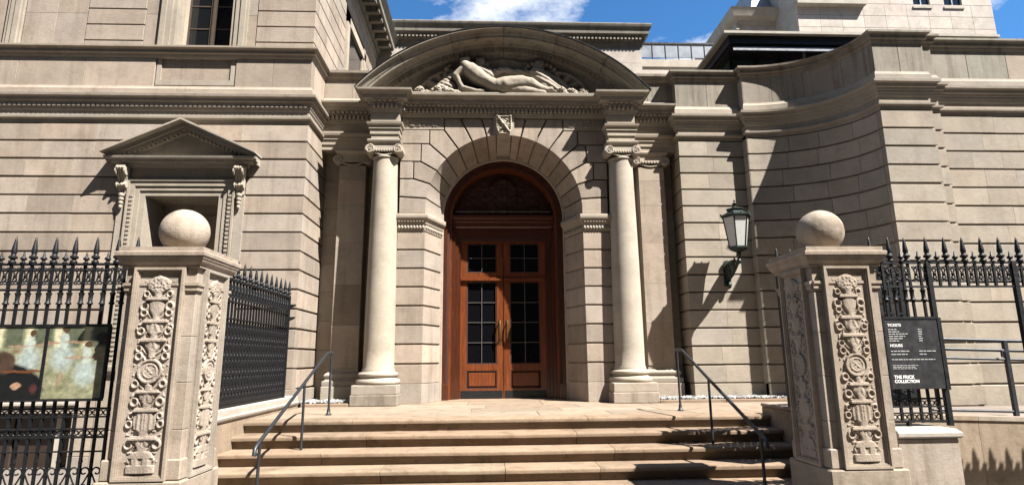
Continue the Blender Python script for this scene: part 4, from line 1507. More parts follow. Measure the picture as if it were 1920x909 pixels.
MR = thing('roof_pavilion', (10, 14, ZS), 'modern dark metal roof pavilion with glazed wall behind the curved wing', 'building')
MB().box(6.33, 14, 14.0, 26, 9.27, 9.34).build('roof', 'white_sill', MR)
MB().box(6.50, 14, 14.12, 26, 9.03, 9.265).build('fascia', 'dark_metal', MR)
MB().box(6.62, 14, 14.16, 14.20, 8.86, 8.96).build('light_shelf', 'silver', MR)
MB().box(6.60, 14, 14.22, 26, 8.97, 9.028).build('soffit', 'dark_metal', MR)
MB().box(6.80, 14, 14.9, 14.94, 6.0, 8.96).build('glazing', 'roof_glass', MR)
MB().box(6.80, 6.84, 14.95, 26, 6.0, 8.96).build('glazing', 'roof_glass', MR)
for x in (6.86, 7.55, 8.25, 9.0, 9.75, 10.5):
    MB().box(x, x+.05, 14.84, 14.895, 6.0, 8.96).build('mullion', 'dark_metal', MR)
for x in (6.96, 7.08):
    MB().box(x, x+.05, 14.78, 14.83, 6.0, 8.62).build('post', 'silver', MR)
MB().box(8.62, 8.67, 14.3, 14.36, 6.0, 8.96).build('post', 'silver', MR)

TW = thing('pale_tower', (18, 24, ZS), 'tall pale stone tower with two small windows at the upper right', 'building')
WN = [(20.05, 20.85, 16.85, 18.2), (21.55, 22.42, 16.85, 18.2)]
for i in range(12):
    zb = 12.0+i*.62
    k = 9
    off = .25*(i % 2)
    zt = zb+.61
    segs = [(14.4, 23.87)]
    for (a, b, z0, z1) in WN:
        if z0 < (zb+zt)/2 < z1:
            ns = []
            for p, q in segs:
                if a > p and b < q: ns += [(p, a), (b, q)]
                else: ns.append((p, q))
            segs = ns
    for p, q in segs:
        k = max(1, round((q-p)/1.05))
        for j in range(k):
            MB().cbox(p+(q-p)*j/k+.003, p+(q-p)*(j+1)/k-.003, 24, 24.2, zb+.005, zt-.0, .004).build('stone_block', 'pale', TW)
for (a, b, z0, z1) in WN:
    w = MB().box(a-.06, b+.06, 23.95, 24.1, z0-.10, z0-.0).build('window', 'white_sill', TW)
    MB().box(a, b, 24.1, 24.11, z0, z1).build('pane', 'glass', w)
    MB().box((a+b)/2-.03, (a+b)/2+.03, 24.05, 24.09, z0+.001, z1).build('mullion', 'zinc', w)
    MB().box(a+.02, (a+b)/2-.12, 24.142, 24.15, z0, z1).build('curtain', 'curtain', w)
tcore = MB().box(14.4, 20.0, 24.21, 34, 5, 19.5)
tcore.box(20.9, 21.5, 24.21, 34, 5, 19.5).box(22.5, 23.85, 24.21, 34, 5, 19.5).box(20.0, 22.5, 24.3, 34, 5, 19.5)
tcore.build('wall_core', 'pale', TW)
MB().box(14.3, 17.6, 23.7, 24.0, 16.75, 16.95).build('balcony_edge', 'white_sill', TW)
MB().box(14.6, 17.4, 23.96, 23.998, 16.96, 18.5).build('glazing', 'glass', TW)
# lower set-back wing of the tower with its own cornice
MB().box(12.5, 14.6, 26.0, 34, 5, 17.2).build('side_wing', 'pale', TW)
MB().mould([(12.5, 34), (12.5, 26.0), (14.39, 26.0)], [(-.1, 17.0), (.05, 17.0), (.1, 17.2), (.35, 17.3), (.45, 17.6), (.5, 17.7), (-.1, 17.8)]).build('cornice', 'white_sill', TW, smooth=30)
for i in range(3):
    MB().box(12.35, 12.5, 25.9, 26.6, 15.6+i*.55, 15.9+i*.55).build('quoin', 'white_sill', TW)
MB().loft([[(13.2, 26, 17.8), (14.4, 26, 17.8), (14.4, 34, 17.8), (13.2, 34, 17.8)], [(14.2, 27, 20.5), (14.4, 27, 20.5), (14.4, 34, 20.5), (14.2, 34, 20.5)]]).build('mansard_roof', 'zinc', TW)
# ------------------------------------------------------------------ gate pillars
UT = [(0, .118), (.034, .118), (.036, .095), (.06, .118), (.095, .085), (.105, .038), (.125, .045), (.15, .085), (.162, .10), (.168, .035), (.195, .04), (.21, .085), (.25, .096), (.285, .088), (.298, .06), (.312, .028), (.335, .032), (.36, .062), (.388, .072), (.40, .03), (.428, .028), (.44, 0),
      (.56, 0), (.57, .028), (.595, .03), (.62, .06), (.65, .074), (.665, .028), (.685, .03), (.70, .06), (.745, .088), (.764, .026), (.785, .03), (.81, .058), (.85, .07), (.868, .05), (.88, .026), (.905, .035), (.93, .095), (.965, .105), (.99, .05), (1, 0)]
SHELF = [(.165, .118), (.303, .102), (.394, .098), (.657, .108), (.755, .104), (.873, .092)]
SCR = [(.135, .040, .118), (.235, .034, .132), (.275, .028, .122), (.345, .040, .108), (.435, .036, .118), (.575, .036, .112), (.615, .032, .118), (.705, .036, .118), (.725, .026, .135), (.80, .034, .108), (.835, .042, .110), (.90, .030, .10)]


def urn_w(v):
    for (a, wa), (b, wb) in zip(UT[:-1], UT[1:]):
        if a <= v <= b:
            return wa+(wb-wa)*(v-a)/(b-a+1e-9)
    return 0


def hf_cand(x, v, H):
    z = v*H
    w = urn_w(v)
    h = 0
    ax = abs(x)
    if ax < w:
        h = .016+.020*sqrt(max(0, 1-(ax/w)**2))
        if .205 < v < .285: h += .0045*sin(ax*150)
        if .125 < v < .16 or .34 < v < .388 or .61 < v < .65 or .70 < v < .745: h += .004*sin(ax*130+z*40)
        if .905 < v: h += .010*mnoise.noise(Vector((ax*45, z*45, 2)))
        if .036 < v < .10: h -= .016*max(0, sin(ax*75+1.2))*(v < .07)
    for (sv, sw) in SHELF:
        if abs(v-sv) < .0055 and ax < sw: h = max(h, .046)
        elif 0 < v-sv < .013 and ax < sw*.93: h = max(h, .034)
    r = sqrt(x*x+(z-.5*H)**2)
    if r < .105:
        h = max(h, .020+(.014 if r > .088 else 0)+(.007 if .052 < r < .064 else 0)+.014*max(0, mnoise.noise(Vector((x*48, z*48, 3))))*(r < .05))
    for (sv, sr, sx) in SCR:
        d = sqrt((ax-sx)**2+((z-sv*H)*.9)**2)
        if d < sr:
            q = abs(d-sr*.76)/(sr*.24)
            if q < 1: h = max(h, .008+.016*sqrt(1-q*q))
        # the stalk that ties the curl to the axis
        t = (ax-.02)/(sx-sr-.02+1e-6)
        if 0 < t < 1 and abs(z-(sv*H-.05+.05*t*t)) < .008: h = max(h, .014)
    n = mnoise.noise(Vector((ax*42, z*34, 5)))
    if .07 < ax < .15 and .05 < v < .975:
        h = max(h, .011*max(0, min(1, (n*2.4-.62)*3)))
    h += .002*mnoise.noise(Vector((ax*70, z*60, 9)))
    return max(0, h)*min(1, max(0, (.172-ax)/.008))


def pillar(cx, cy, label, sides):
    t = thing('gate_pillar', (cx, cy, ZS), label, 'gate pillar', 'carved pillars either side of the steps')
    S = lambda h, z0, z1, c=.008: MB().cbox(cx-h, cx+h, cy-h, cy+h, z0, z1, c)
    S(.385, ZS, -.56, .012).build('plinth', 'pillar', t)
    S(.365, -.557, -.235, .012).build('plinth', 'pillar', t)
    for z0, z1 in ((-.233, .18), (.18, .58), (.58, .98), (.98, 1.36), (1.36, 1.60)):
        S(.315, z0+.0015, z1-.0015, .004).build('shaft_stone', 'pillar', t)
    for z0, z1, p in ((-.232, -.06, .022),):
        S(.315+p, z0, z1, .01).build('shaft_base', 'pillar', t)
    MB().mould([(cx-.315, cy-.315), (cx+.315, cy-.315), (cx+.315, cy+.315), (cx-.315, cy+.315), (cx-.315, cy-.315)], [(-.02, 1.375), (.008, 1.375), (.010, 1.385), (.018, 1.39), (.018, 1.425), (.03, 1.435), (.03, 1.46), (-.02, 1.462)]).build('necking', 'pillar', t, smooth=30)
    # cap
    path = [(cx-.315, cy-.315), (cx+.315, cy-.315), (cx+.315, cy+.315), (cx-.315, cy+.315)]
    cb = MB()
    prof = [(.0, 1.598), (.03, 1.60), (.03, 1.625), (.045, 1.635), (.06, 1.66), (.062, 1.675), (.07, 1.68), (.072, 1.70), (.082, 1.705), (.085, 1.735), (.08, 1.742), (.06, 1.745), (.06, 1.785), (.0, 1.79)]
    rings = []
    for p, z in prof:
        h = .315+p
        rings.append([(cx-h, cy-h, z), (cx+h, cy-h, z), (cx+h, cy+h, z), (cx-h, cy+h, z)])
    cb.loft(rings).build('cap', 'pillar', t, smooth=30)
    # carved slabs
    for sd in sides:
        if sd == 'front': F = lambda u, d, z: (cx+u, cy-.315-d, z)
        elif sd == 'right': F = lambda u, d, z: (cx+.315+d, cy+u, z)
        else: F = lambda u, d, z: (cx-.315-d, cy-u, z)
        z0, z1, hw = -.23, 1.597, .222
        fb = MB()

        def bx(ua, ub, da, db, za, zb):
            P = [F(ua, da, za), F(ub, da, za), F(ub, db, za), F(ua, db, za), F(ua, da, zb), F(ub, da, zb), F(ub, db, zb), F(ua, db, zb)]
            fb.add(P, [(0, 3, 2, 1), (4, 5, 6, 7), (0, 1, 5, 4), (1, 2, 6, 5), (2, 3, 7, 6), (3, 0, 4, 7)])
        bx(-hw, hw, 0, .02, z0, z1)
        for (a, b, d) in ((.0, .022, .055), (.022, .034, .046), (.034, .044, .034)):
            bx(-hw+a, -hw+b, .018, d, z0+a, z1-a)
            bx(hw-b, hw-a, .018, d, z0+a, z1-a)
            bx(-hw+b, hw-b, .018, d-.0005, z0+a, z0+b)
            bx(-hw+b, hw-b, .018, d-.0005, z1-b, z1-a)
        sl_ = fb.build('carved_slab', 'pillar', t)
        H = 1.69
        relief(sl_, 'candelabrum_relief', 'pillar', lambda u, v, h: F(u, .021+h*.7, -.165+v*H), 96, 420, lambda u, v: hf_cand(u, v, H), -.176, .176, 0, 1, crisp=50)
    n = 24
    prof = [(0, 1.792), (.13, 1.792), (.13, 1.80)]
    for i in range(4, 33):
        a = -pi/2+pi*i/32
        prof.append((.224*cos(a) if i < 32 else 0, 2.0+.224*sin(a)))
    bl = MB().lathe((cx, cy, 0), prof, 48)
    bl.v = [(cx+(x-cx)*q, cy+(y-cy)*q, 2.0+(z-2.0)*q) for (x, y, z) in bl.v for q in (1+.022*mnoise.noise(Vector((x*4, y*4, z*4)))+.006*mnoise.noise(Vector((x*17, y*17, z*17))),)]
    bl.build('ball', 'ball', t, smooth=60)
    return t


PYC = 5.725
pillar(-2.962, PYC, 'carved stone pillar with ball, left of the steps beside the banner', ('front', 'right'))
pillar(3.405, PYC, 'carved stone pillar with ball, right of the steps beside the ticket sign', ('front', 'left'))

# ------------------------------------------------------------------ ironwork
def lathe_mesh(name, prof, n=8, mat='iron', smooth=50):
    return MB().lathe((0, 0, 0), prof, n).mesh(name, mat, smooth=smooth)


spear_me = lathe_mesh('spear', [(0, 0), (.028, .0), (.032, .012), (.03, .028), (.018, .036), (.020, .045), (.036, .055), (.037, .07), (.022, .082), (.020, .10), (.026, .115), (.022, .15), (.012, .225), (.004, .262), (0, .266)])
small_me = lathe_mesh('small_finial', [(0, 0), (.022, .0), (.024, .012), (.012, .022), (.012, .03), (.028, .045), (.028, .055), (.012, .07), (.006, .11), (0, .115)])


def scroll_mesh(name, w, h, kind):
    # S-scroll pairs fitted in a bay w wide and h high, origin bottom centre, in the xz plane
    b = MB()
    r = .0075
    if kind == 'frieze':
        for sg in (-1, 1):
            c1 = spiral(sg*w*.20, h*.26, w*.24, 1.1, pi/2 if sg > 0 else pi/2, sg, 14, .3)
            b.tube([(x, 0, z) for x, z in c1], r, 5)
            c2 = spiral(sg*w*.22, h*.80, w*.20, 1.1, -pi/2, -sg, 14, .3)
            b.tube([(x, 0, z) for x, z in c2], r, 5)
            b.tube([(sg*w*.20, 0, h*.26+w*.24), (sg*w*.06, 0, h*.5), (sg*w*.10, 0, h*.62), (sg*w*.22, 0, h*.80-w*.20)], r, 5)
        b.lathe((0, 0, h*.52), [(0, -.02), (.016, -.01), (.018, .006), (0, .022)], 6)
    elif kind == 'ring':
        for cx in (-w*.25, w*.25):
            b.tube([(cx+min(w*.21, h*.42)*cos(2*pi*i/10), 0, h/2+min(w*.21, h*.42)*sin(2*pi*i/10)) for i in range(11)], .006, 5)
    elif kind == 'heart':
        for sg in (-1, 1):
            b.tube([(0, 0, 0), (sg*w*.25, 0, h*.22), (sg*w*.44, 0, h*.48)]+[(x, 0, z) for x, z in spiral(sg*w*.22, h*.52, w*.22, .9, 0 if sg > 0 else pi, sg, 12, .35)], r, 5)
            b.tube([(x, 0, z) for x, z in spiral(sg*w*.25, h*.05, w*.16, 1.0, pi/2, -sg, 10, .35)], r, 5)
        b.tube([(0, 0, h*.62), (0, 0, h*.9)], r*.9, 5)
        b.lathe((0, 0, h*.84), [(0, -.045), (.022, -.01), (.006, .03), (.004, .05), (0, .06)], 6)
    elif kind == 'dense':
        n = int(h/(w*1.05))
        for j in range(n):
            z0 = (j+.5)*h/n
            rr = min(w*.42, h/n*.46)
            b.tube([(x, 0, z) for x, z in spiral(0, z0, rr, 1.25, (j % 2)*pi, 1 if j % 2 else -1, 12, .35)], .0105, 5)
            b.lathe((0, 0, z0), [(0, -.018), (.018, -.005), (.018, .005), (0, .018)], 6)
            b.box(-w*.47, w*.47, -.006, .006, z0+h/n*.44, z0+h/n*.56)
            b.tube([(x, .012, z) for x, z in spiral(0, z0+h/n*.5, rr*.9, 1.0, pi/2, 1, 8, .5)], .009, 4)
        b.box(-.008, .008, -.006, .006, 0, h)
    return b.mesh(name, 'iron', smooth=50)


SP = .195
frz = scroll_mesh('frieze_scroll', SP/2, .235, 'frieze')
rng_ = scroll_mesh('ring_band', SP/2, .06, 'ring')
hrt = scroll_mesh('heart_scroll', SP, .30, 'heart')
dns = scroll_mesh('filigree', SP/2, .94, 'dense')


def bar_mesh(z0, z1, name='picket', sleeve=True, w=.011):
    b = MB().box(-w, w, -w, w, z0, z1)
    if sleeve:
        b.lathe((0, 0, 0), [(.0, 1.30), (.026, 1.30), (.028, 1.31), (.018, 1.325), (.019, 1.38), (.024, 1.40), (.027, 1.41), (.0, 1.42)], 8)
    return b.mesh(name, 'iron', smooth=40)


pk_long = bar_mesh(-.62, 1.70)
pk_right = bar_mesh(.12, 1.70)
pk_gate = bar_mesh(.24, 1.76, sleeve=False, w=.012)


def rail(par, p0, p1, h, w=.014, name='rail'):
    a, b = Vector(p0), Vector(p1)
    d = (b-a).normalized()
    n = Vector((-d.y, d.x, 0))*w
    q = [a+n, a-n, b-n, b+n]
    MB().add([(v.x, v.y, v.z-h/2) for v in q]+[(v.x, v.y, v.z+h/2) for v in q], [(0, 3, 2, 1), (4, 5, 6, 7), (0, 1, 5, 4), (1, 2, 6, 5), (2, 3, 7, 6), (3, 0, 4, 7)]).build(name, 'iron', par)


# left railing along the pavement
FY = 5.725
fl = thing('iron_railing', (-4.4, FY, ZS), 'black wrought iron railing with spear tops left of the left pillar', 'railing')
xs0 = -4.556-SP*4
i = 0
x = xs0
while x < -3.30:
    pk = place('picket', pk_long, fl, (x, FY, 0), rot=(RNG.gauss(0, .004), RNG.gauss(0, .004), 0))
    if i % 2 == 0:
        place('spear', spear_me, pk, (x, FY, 1.69), rot=(RNG.gauss(0, .012), RNG.gauss(0, .012), 0))
    else:
        place('small_finial', small_me, pk, (x, FY, 1.69))
    if x+SP/2 < -3.25:
        place('scroll', frz, fl, (x+SP/4, FY, 1.447))
        place('ring_band', rng_, fl, (x+SP/4, FY, .278))
        place('ring_band', rng_, fl, (x+SP/4, FY, .100))
        if i % 2 == 0: place('heart_scroll', hrt, fl, (x+SP/2, FY, -.36))
    x += SP/2
    i += 1
for zc, h in ((1.685, .022), (1.44, .018), (.345, .020), (.272, .014), (.165, .014), (.094, .018), (-.03, .012), (-.42, .02), (-.62, .03)):
    rail(fl, (xs0-.3, FY, zc), (-3.28, FY, zc), h)
for x in (-3.345,):
    MB().box(x-.02, x+.02, FY-.02, FY+.02, ZS, 1.70).build('post', 'iron', fl)
MB().box(xs0-.3, -3.29, FY-.1, FY+.1, ZS, -.70).build('stone_kerb', 'pillar', fl)

bn = thing('banner', (-4.3, FY-.05, .42), 'wide printed banner with blurred pale figures tied to the left railing', 'banner')
bm_ = MB().box(-5.25, -3.545, FY-.052, FY-.046, .437, 1.088)
o = bm_.build('print', 'banner', bn)
uvl = o.data.uv_layers.new(name='UV')
for lp in o.data.loops:
    v = o.data.vertices[lp.vertex_index].co
    uvl.data[lp.index].uv = ((v.x+ORG[bn.name][0]+4.55), (v.z+.42-.437)/.65)
fr = MB()
for q in ((-5.27, -3.525, 1.088, 1.112), (-5.27, -3.525, .415, .437), (-3.545, -3.52, .437, 1.088), (-4.10, -4.075, .437, 1.088)):
    fr.box(q[0], q[1], FY-.06, FY-.035, q[2], q[3])
fr.build('frame', 'iron', bn)

# right railing, gateway frieze and its plinth wall
fr_ = thing('iron_railing', (4.6, FY, ZS), 'black iron railing with open gateway under its frieze, right of the right pillar', 'railing')
x = 4.114-SP
i = 0
while x < 7.7:
    if x < 4.46:
        pk = place('picket', pk_right, fr_, (x, FY, 0), rot=(RNG.gauss(0, .004), RNG.gauss(0, .004), 0))
    else:
        pk = MB().box(x-.011, x+.011, FY-.011, FY+.011, 1.43, 1.70).build('picket', 'iron', fr_)
    place('spear' if i % 2 == 0 else 'small_finial', spear_me if i % 2 == 0 else small_me, pk, (x, FY, 1.69))
    place('scroll', frz, fr_, (x+SP/4, FY, 1.447))
    if x < 4.40:
        place('ring_band', rng_, fr_, (x+SP/4, FY, .275))
        place('ring_band', rng_, fr_, (x+SP/4, FY, .145))
    x += SP/2
    i += 1
for zc, h in ((1.685, .022), (1.44, .018)):
    rail(fr_, (3.72, FY, zc), (7.8, FY, zc), h)
for zc, h in ((.345, .018), (.27, .014), (.21, .014), (.135, .018)):
    rail(fr_, (3.72, FY, zc), (4.49, FY, zc), h)
for x in (4.487, 5.395, 7.75):
    MB().box(x-.022, x+.022, FY-.022, FY+.022, .09 if x < 5 else ZS, 1.70).build('post', 'iron', fr_)
MB().box(4.06, 4.09, FY-.02, FY+.02, .09, .14).build('foot', 'iron', fr_)
pw = thing('plinth_wall', (4.1, FY, ZS), 'short pale stone plinth wall under the ticket sign railing', 'wall')
MB().cbox(3.80, 4.39, FY-.20, FY+.2, ZS, .0, .008).build('wall', 'pillar', pw)
MB().mould([(3.80, FY-.2), (4.39, FY-.2), (4.39, FY+.2)], [(-.1, .002), (.012, .002), (.03, .02), (.03, .05), (.015, .065), (-.01, .085), (-.1, .09)]).build('coping', 'white_sill', pw, smooth=30)
MB().box(3.8, 4.3, FY-.11, FY+.2, .002, .088).build('coping_core', 'white_sill', pw)

# ticket sign
sg = thing('ticket_sign', (4.175, FY-.06, .44), 'black ticket and opening hours sign with white lettering on the right railing', 'sign')
MB().cbox(3.905, 4.445, FY-.075, FY-.035, .44, 1.11, .004).build('board', 'board', sg)
MB().box(3.89, 3.904, FY-.08, FY-.03, .43, 1.125).box(4.446, 4.485, FY-.08, FY-.03, .43, 1.125).box(3.904, 4.446, FY-.08, FY-.03, 1.111, 1.135).build('frame', 'iron', sg)


def text(par, body, x, z, size, y, mat='ink', bold=.0):
    cu = bpy.data.curves.new('t', 'FONT')
    cu.body = body
    cu.size = size
    cu.offset = bold
    cu.extrude = .0008
    to = bpy.data.objects.new('t', cu)
    scn.collection.objects.link(to)
    bpy.context.view_layer.update()
    me = bpy.data.meshes.new_from_object(to.evaluated_get(bpy.context.evaluated_depsgraph_get()))
    bpy.data.objects.remove(to)
    me.materials.clear()
    me.materials.append(M[mat])
    o = bpy.data.objects.new('lettering', me)
    scn.collection.objects.link(o)
    po = ORG[par.name]
    o.location = (x-po[0], y-po[1], z-po[2])
    o.rotation_euler = (pi/2, 0, 0)
    o.parent = par
    o['label'] = 'lettering reading '+body.lower()
    ORG[o.name] = (x, y, z)
    return o


ys = FY-.0765
text(sg, 'TICKETS', 3.935, 1.04, .036, ys, bold=.0008)
text(sg, 'HOURS', 3.935, .842, .038, ys, bold=.0008)
text(sg, 'THE FRICK', 3.935, .540, .042, ys, bold=.0014)
text(sg, 'COLLECTION', 3.935, .500, .040, ys, bold=.0014)
ln = MB()
rg = random.Random(4)
def row(x0, x1, z, h=.010):
    x = x0
    while x < x1-.01:
        w = min(rg.uniform(.018, .05), x1-x)
        ln.box(x, x+w, ys-.0015, ys-.0005, z, z+h)
        x += w+.007
for k, (xe, px_) in enumerate(((4.02, 1), (4.045, 1), (4.13, 1), (4.10, 1), (4.07, 1), (4.03, 1))):
    row(3.935, xe, 1.005-k*.022)
    row(4.235, 4.275, 1.005-k*.022)
row(3.935, 4.12, .795); row(4.22, 4.40, .795)
row(3.935, 4.10, .765); row(4.22, 4.29, .765)
row(3.935, 4.37, .715)
row(3.935, 4.19, .66, .007); row(3.935, 4.16, .645, .007); row(3.935, 4.17, .63, .007)
ln.build('small_print', 'inkgrey', sg)

# open gate leaves of dense filigree
def gate(p0, p1, label):
    a, b = Vector((p0[0], p0[1], 0)), Vector((p1[0], p1[1], 0))
    L = (b-a).length
    d = (b-a)/L
    ang = atan2(d.y, d.x)
    t = thing('iron_gate', (p0[0], p0[1], .2), label, 'gate', 'open iron gate leaves')
    n = int(L/(SP/2))
    st_ = L/n
    for i in range(n+1):
        p = a+d*st_*i
        pk = place('picket', pk_gate, t, (p.x, p.y, 0), ang)
        if i % 2 == 0: place('spear', spear_me, pk, (p.x, p.y, 1.76))
        else: place('small_finial', small_me, pk, (p.x, p.y, 1.76))
        if i < n:
            q = a+d*st_*(i+.5)
            place('filigree', dns, t, (q.x, q.y, .28), ang)
            place('scroll', frz, t, (q.x, q.y, 1.50), ang)
    for zc, h in ((1.755, .026), (1.49, .02), (1.28, .018), (.27, .05), (.225, .03)):
        rail(t, (a.x, a.y, zc), (b.x, b.y, zc), h, .02)
    for p in (a, b):
        MB().box(p.x-.028, p.x+.028, p.y-.028, p.y+.028, .2, 1.78).build('stile', 'iron', t)
    return t


gl = gate((-3.2, 6.2), (-3.2, 9.55), 'open black iron gate leaf of dense filigree behind the left pillar')
for zc in (1.42, 1.62):
    MB().ext_y([(-3.17, zc-.03), (-3.10, zc+.005), (-3.09, zc+.03), (-3.17, zc+.03)], 9.56, 9.6).build('latch', 'iron', gl)
gate((3.43, 6.70), (5.28, 7.25), 'open black iron gate leaf mostly hidden behind the right pillar')
# ------------------------------------------------------------------ wall lantern
LX, LY, LZ = 4.515, 10.175, 2.63
lt = thing('wall_lantern', (LX, YW, 2.1), 'verdigris bronze lantern with frosted panes on a scrolled wall bracket', 'lantern')
hexp = lambda r, z, n=6, ph=0.0: [(LX+r*cos(ph+2*pi*i/n), LY+r*sin(ph+2*pi*i/n), z) for i in range(n)]
ZB_, ZT_ = LZ+.07, LZ+.60
RB_, RT_ = .155, .235
for i in range(6):
    a0, a1 = 2*pi*i/6, 2*pi*(i+1)/6
    am = (a0+a1)/2
    P = lambda r, a, z: (LX+r*cos(a), LY+r*sin(a), z)
    k = .985
    MB().loft([[P(RB_*k, a0+.06, ZB_), P(RB_*k, a1-.06, ZB_), P(RB_*k-.006, a1-.06, ZB_), P(RB_*k-.006, a0+.06, ZB_)],
               [P(RT_*k, a0+.06, ZT_), P(RT_*k, a1-.06, ZT_), P(RT_*k-.006, a1-.06, ZT_), P(RT_*k-.006, a0+.06, ZT_)]]).build('pane', 'frost', lt)
    MB().tube([P(RB_, a0, ZB_), P(RT_, a0, ZT_)], .013, 6).build('glazing_bar', 'lantern', lt)
    # little arch spandrels at the head of each pane
    sb = MB()
    n = 8
    for s0 in range(n):
        f0, f1 = s0/n, (s0+1)/n
        def pt(f, z):
            r = RT_*cos(pi/6)/cos((a0+(a1-a0)*f)-am)*(1 - (ZT_-z)/(ZT_-ZB_)*(1-RB_/RT_))+.002
            return P(r, a0+(a1-a0)*f, z)
        z0 = ZT_-.015-.10*abs(2*f0-1)**2.2
        z1 = ZT_-.015-.10*abs(2*f1-1)**2.2
        sb.add([pt(f0, ZT_), pt(f1, ZT_), pt(f1, z1), pt(f0, z0)], [(0, 1, 2, 3)])
    sb.build('spandrel', 'lantern', lt)
MB().loft([hexp(.10, LZ+.0), hexp(.165, LZ+.03), hexp(.178, LZ+.045), hexp(.178, LZ+.07), hexp(.15, LZ+.08)]).build('bottom_ring', 'lantern', lt)
MB().loft([hexp(.235, ZT_), hexp(.262, ZT_+.015), hexp(.285, ZT_+.03), hexp(.285, ZT_+.05), hexp(.22, ZT_+.075), hexp(.15, ZT_+.115), hexp(.15, ZT_+.15), hexp(.165, ZT_+.155), hexp(.165, ZT_+.175), hexp(.09, ZT_+.195), hexp(.05, ZT_+.21)]).build('roof', 'lantern', lt)
crest = MB()
for i in range(6):
    for f in (.0, .5):
        a0, a1 = 2*pi*i/6, 2*pi*(i+1)/6
        x = LX+.275*(cos(a0)*(1-f)+cos(a1)*f)
        y = LY+.275*(sin(a0)*(1-f)+sin(a1)*f)
        crest.lathe((x, y, ZT_+.05), [(0, 0), (.014, .003), (.018, .014), (.006, .03), (0, .04)], 6)
crest.build('crest', 'lantern', lt, smooth=50)
MB().lathe((LX, LY, ZT_+.20), [(.05, 0), (.055, .012), (.025, .03), (.02, .045), (.045, .06), (.048, .075), (.02, .095), (.012, .11), (.02, .125), (.008, .155), (0, .165)], 10).build('finial', 'lantern', lt, smooth=50)
MB().lathe((LX, LY, LZ-.13), [(0, -.03), (.022, -.02), (.03, .0), (.02, .03), (.045, .05), (.05, .07), (.03, .09), (.06, .115), (.10, .135)], 10).build('stem', 'lantern', lt, smooth=50)
bk = MB()
bk.cbox(LX-.07, LX+.07, YW-.035, YW-.001, 2.06, 2.50, .012)
bk.lathe((LX, YW-.03, 2.47), [(0, 0), (.075, .0), (.08, -.03), (0, -.035)], 12, 'y')
bk.lathe((LX, YW-.03, 2.10), [(0, 0), (.05, .0), (.055, -.03), (0, -.035)], 12, 'y')
bk.build('wall_plate', 'lantern', lt, smooth=30)
ar = MB()
top = [(YW-.03-(YW-LY-.05)*t, 2.44+.05*t+.05*sin(pi*t*1.2)) for t in [i/12 for i in range(13)]]
bot = [(YW-.03-(YW-LY-.02)*t, 2.12+.36*t**.8-.05*sin(pi*t)) for t in [i/12 for i in range(13)]]
ar.ext_x(top+bot[::-1], LX-.03, LX+.03)
for sx in (-1, 1):
    ar.tube([(LX+sx*.035, y, z) for y, z in spiral(YW-.15, 2.30, .10, 1.4, pi/2, 1, 22, .2)], .017, 6, flat=(1, 0, 0))
    ar.tube([(LX+sx*.035, y, z) for y, z in spiral(YW-.36, 2.42, .075, 1.3, -pi/2, -1, 18, .25)], .014, 6, flat=(1, 0, 0))
    for k in range(5):
        ar.lathe((LX+sx*.035, YW-.08-.1*k, 2.38+.025*k), [(0, -.04), (.022, -.015), (.026, .01), (.008, .045), (0, .05)], 6)
ar.lathe((LX, YW-.10, 2.07), [(0, -.07), (.03, -.04), (.045, 0), (.025, .06), (0, .07)], 8)
ar.lathe((LX, LY, 2.44), [(0, -.05), (.03, -.03), (.045, .0), (.03, .04), (0, .06)], 8)
ar.build('bracket_arm', 'lantern', lt, smooth=50)

# ------------------------------------------------------------------ step handrails
def handrail(x, label):
    t = thing('handrail', (x, 7.4, ZS), label, 'handrail', 'slim handrails on the steps')
    zr = lambda y: .862+(y-8.50)*.381
    pts = [(x, 8.79, .872), (x, 8.60, .872), (x, 8.50, .862)]
    y = 8.4
    while y > 6.15:
        pts.append((x, y, zr(y)))
        y -= .25
    pts += [(x, 6.12, zr(6.12)), (x, 6.06, zr(6.06)-.015), (x, 6.05, zr(6.05)-.06), (x, 6.09, zr(6.09)-.075)]
    b = MB().tube(pts, .020, 10, flat=(1, 0, 0))
    b.build('rail', 'rail_iron', t, smooth=50)
    for (y, z0) in ((8.72, .0), (7.53, -.45), (6.18, -.9)):
        MB().lathe((x, y, 0), [(0, z0), (.045, z0), (.045, z0+.012), (.028, z0+.025), (.024, z0+.07), (.017, z0+.10), (.016, (zr(y) if y < 8.6 else .87)-.015), (0, (zr(y) if y < 8.6 else .87)-.012)], 10).build('post', 'rail_iron', t, smooth=50)


handrail(-2.26, 'slim black handrail on the left of the steps')
handrail(2.81, 'slim black handrail on the right of the steps')

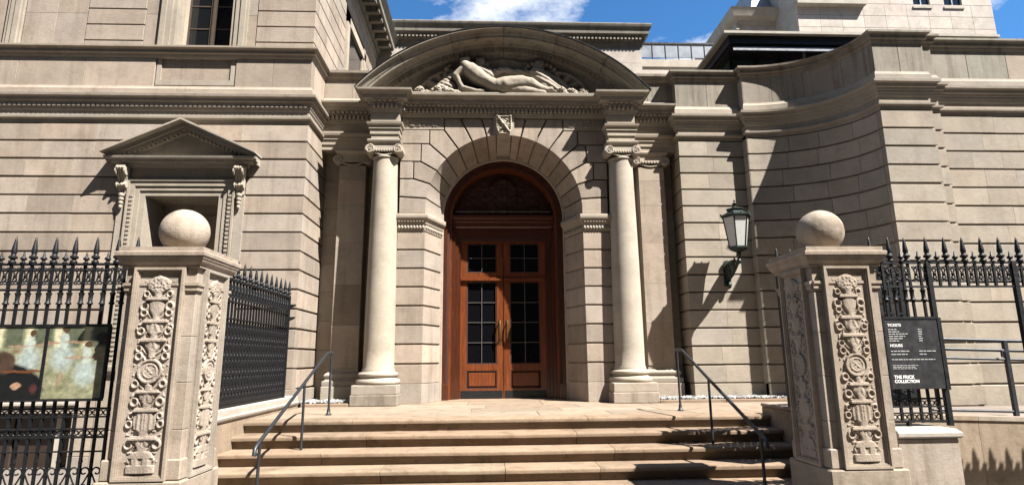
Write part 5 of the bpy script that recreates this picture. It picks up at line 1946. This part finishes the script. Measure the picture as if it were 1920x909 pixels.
# ramp railing
rr = thing('ramp_railing', (6, 6.87, 0), 'black metal ramp railing with three rails at the far right', 'railing')
yr_ = 6.87
sl2 = lambda x: -.0315*(x-5.0)
for z0, r in ((.86, .021), (.745, .019), (.64, .015)):
    MB().tube([(4.7, yr_, z0+.10+sl2(4.7)), (7.8, yr_, z0+.10+sl2(7.8))], r, 8).build('rail', 'rail_iron', rr, smooth=50)
MB().tube([(5.2, yr_, .135), (7.8, yr_, .135+sl2(7.8)+.005)], .016, 8).build('bottom_rail', 'rail_iron', rr, smooth=50)
for x in (6.2, 7.4):
    MB().box(x-.022, x+.022, yr_-.022, yr_+.022, zz(x)-.0, .96+sl2(x)).build('post', 'rail_iron', rr)
MB().box(5.26, 5.29, yr_-.018, yr_+.018, zz(5.27), .70).build('slim_post', 'lead', rr)
for x in (6.2,):
    MB().tube([(x-.09, yr_-.04, .73), (x-.09, yr_-.04, .80), (x, yr_, .80)], .012, 6).build('rail_bracket', 'rail_iron', rr)

# ------------------------------------------------------------------ apartment houses across the street (unseen, added to block sky light and deepen the facade's shade)
rg = random.Random(21)
x = -46
i = 0
win_me = MB().box(-.5, .5, -.06, .0, 0, 1.7).mesh('window', 'glass')
names = ['narrow', 'brown', 'tall', 'broad', 'plain', 'dark', 'high', 'old', 'stone']
while x < 46:
    w = rg.uniform(8, 12)
    hgt = rg.uniform(36, 48)
    t = thing('sky_blocker_house', (x+w/2, -18, ZS), ('first', 'second', 'third', 'fourth', 'fifth', 'sixth', 'seventh', 'eighth', 'ninth', 'tenth', 'eleventh', 'twelfth')[i]+' unseen brown apartment house from the left across the street, added to block sky light', 'house', 'unseen houses added to block sky light')
    MB().box(x, x+w-.02, -30, -18, ZS, hgt).build('wall', 'brick', t)
    MB().box(x, x+w-.02, -18.0, -17.6, hgt-.6, hgt+.1).build('cornice', 'brick', t)
    n = int(w/2.4)
    for f in range(int(hgt/3.6)):
        for k in range(n):
            place('window', win_me, t, (x+w*(k+.5)/n, -17.94, .6+f*3.5))
    x += w
    i += 1

for o in bpy.data.objects:
    if o.parent and o.name.split('.')[0] in ('dentil_row', 'egg_row', 'egg_moulding', 'bead_moulding', 'carved_band', 'small_print', 'crest'):
        o['kind'] = 'stuff'
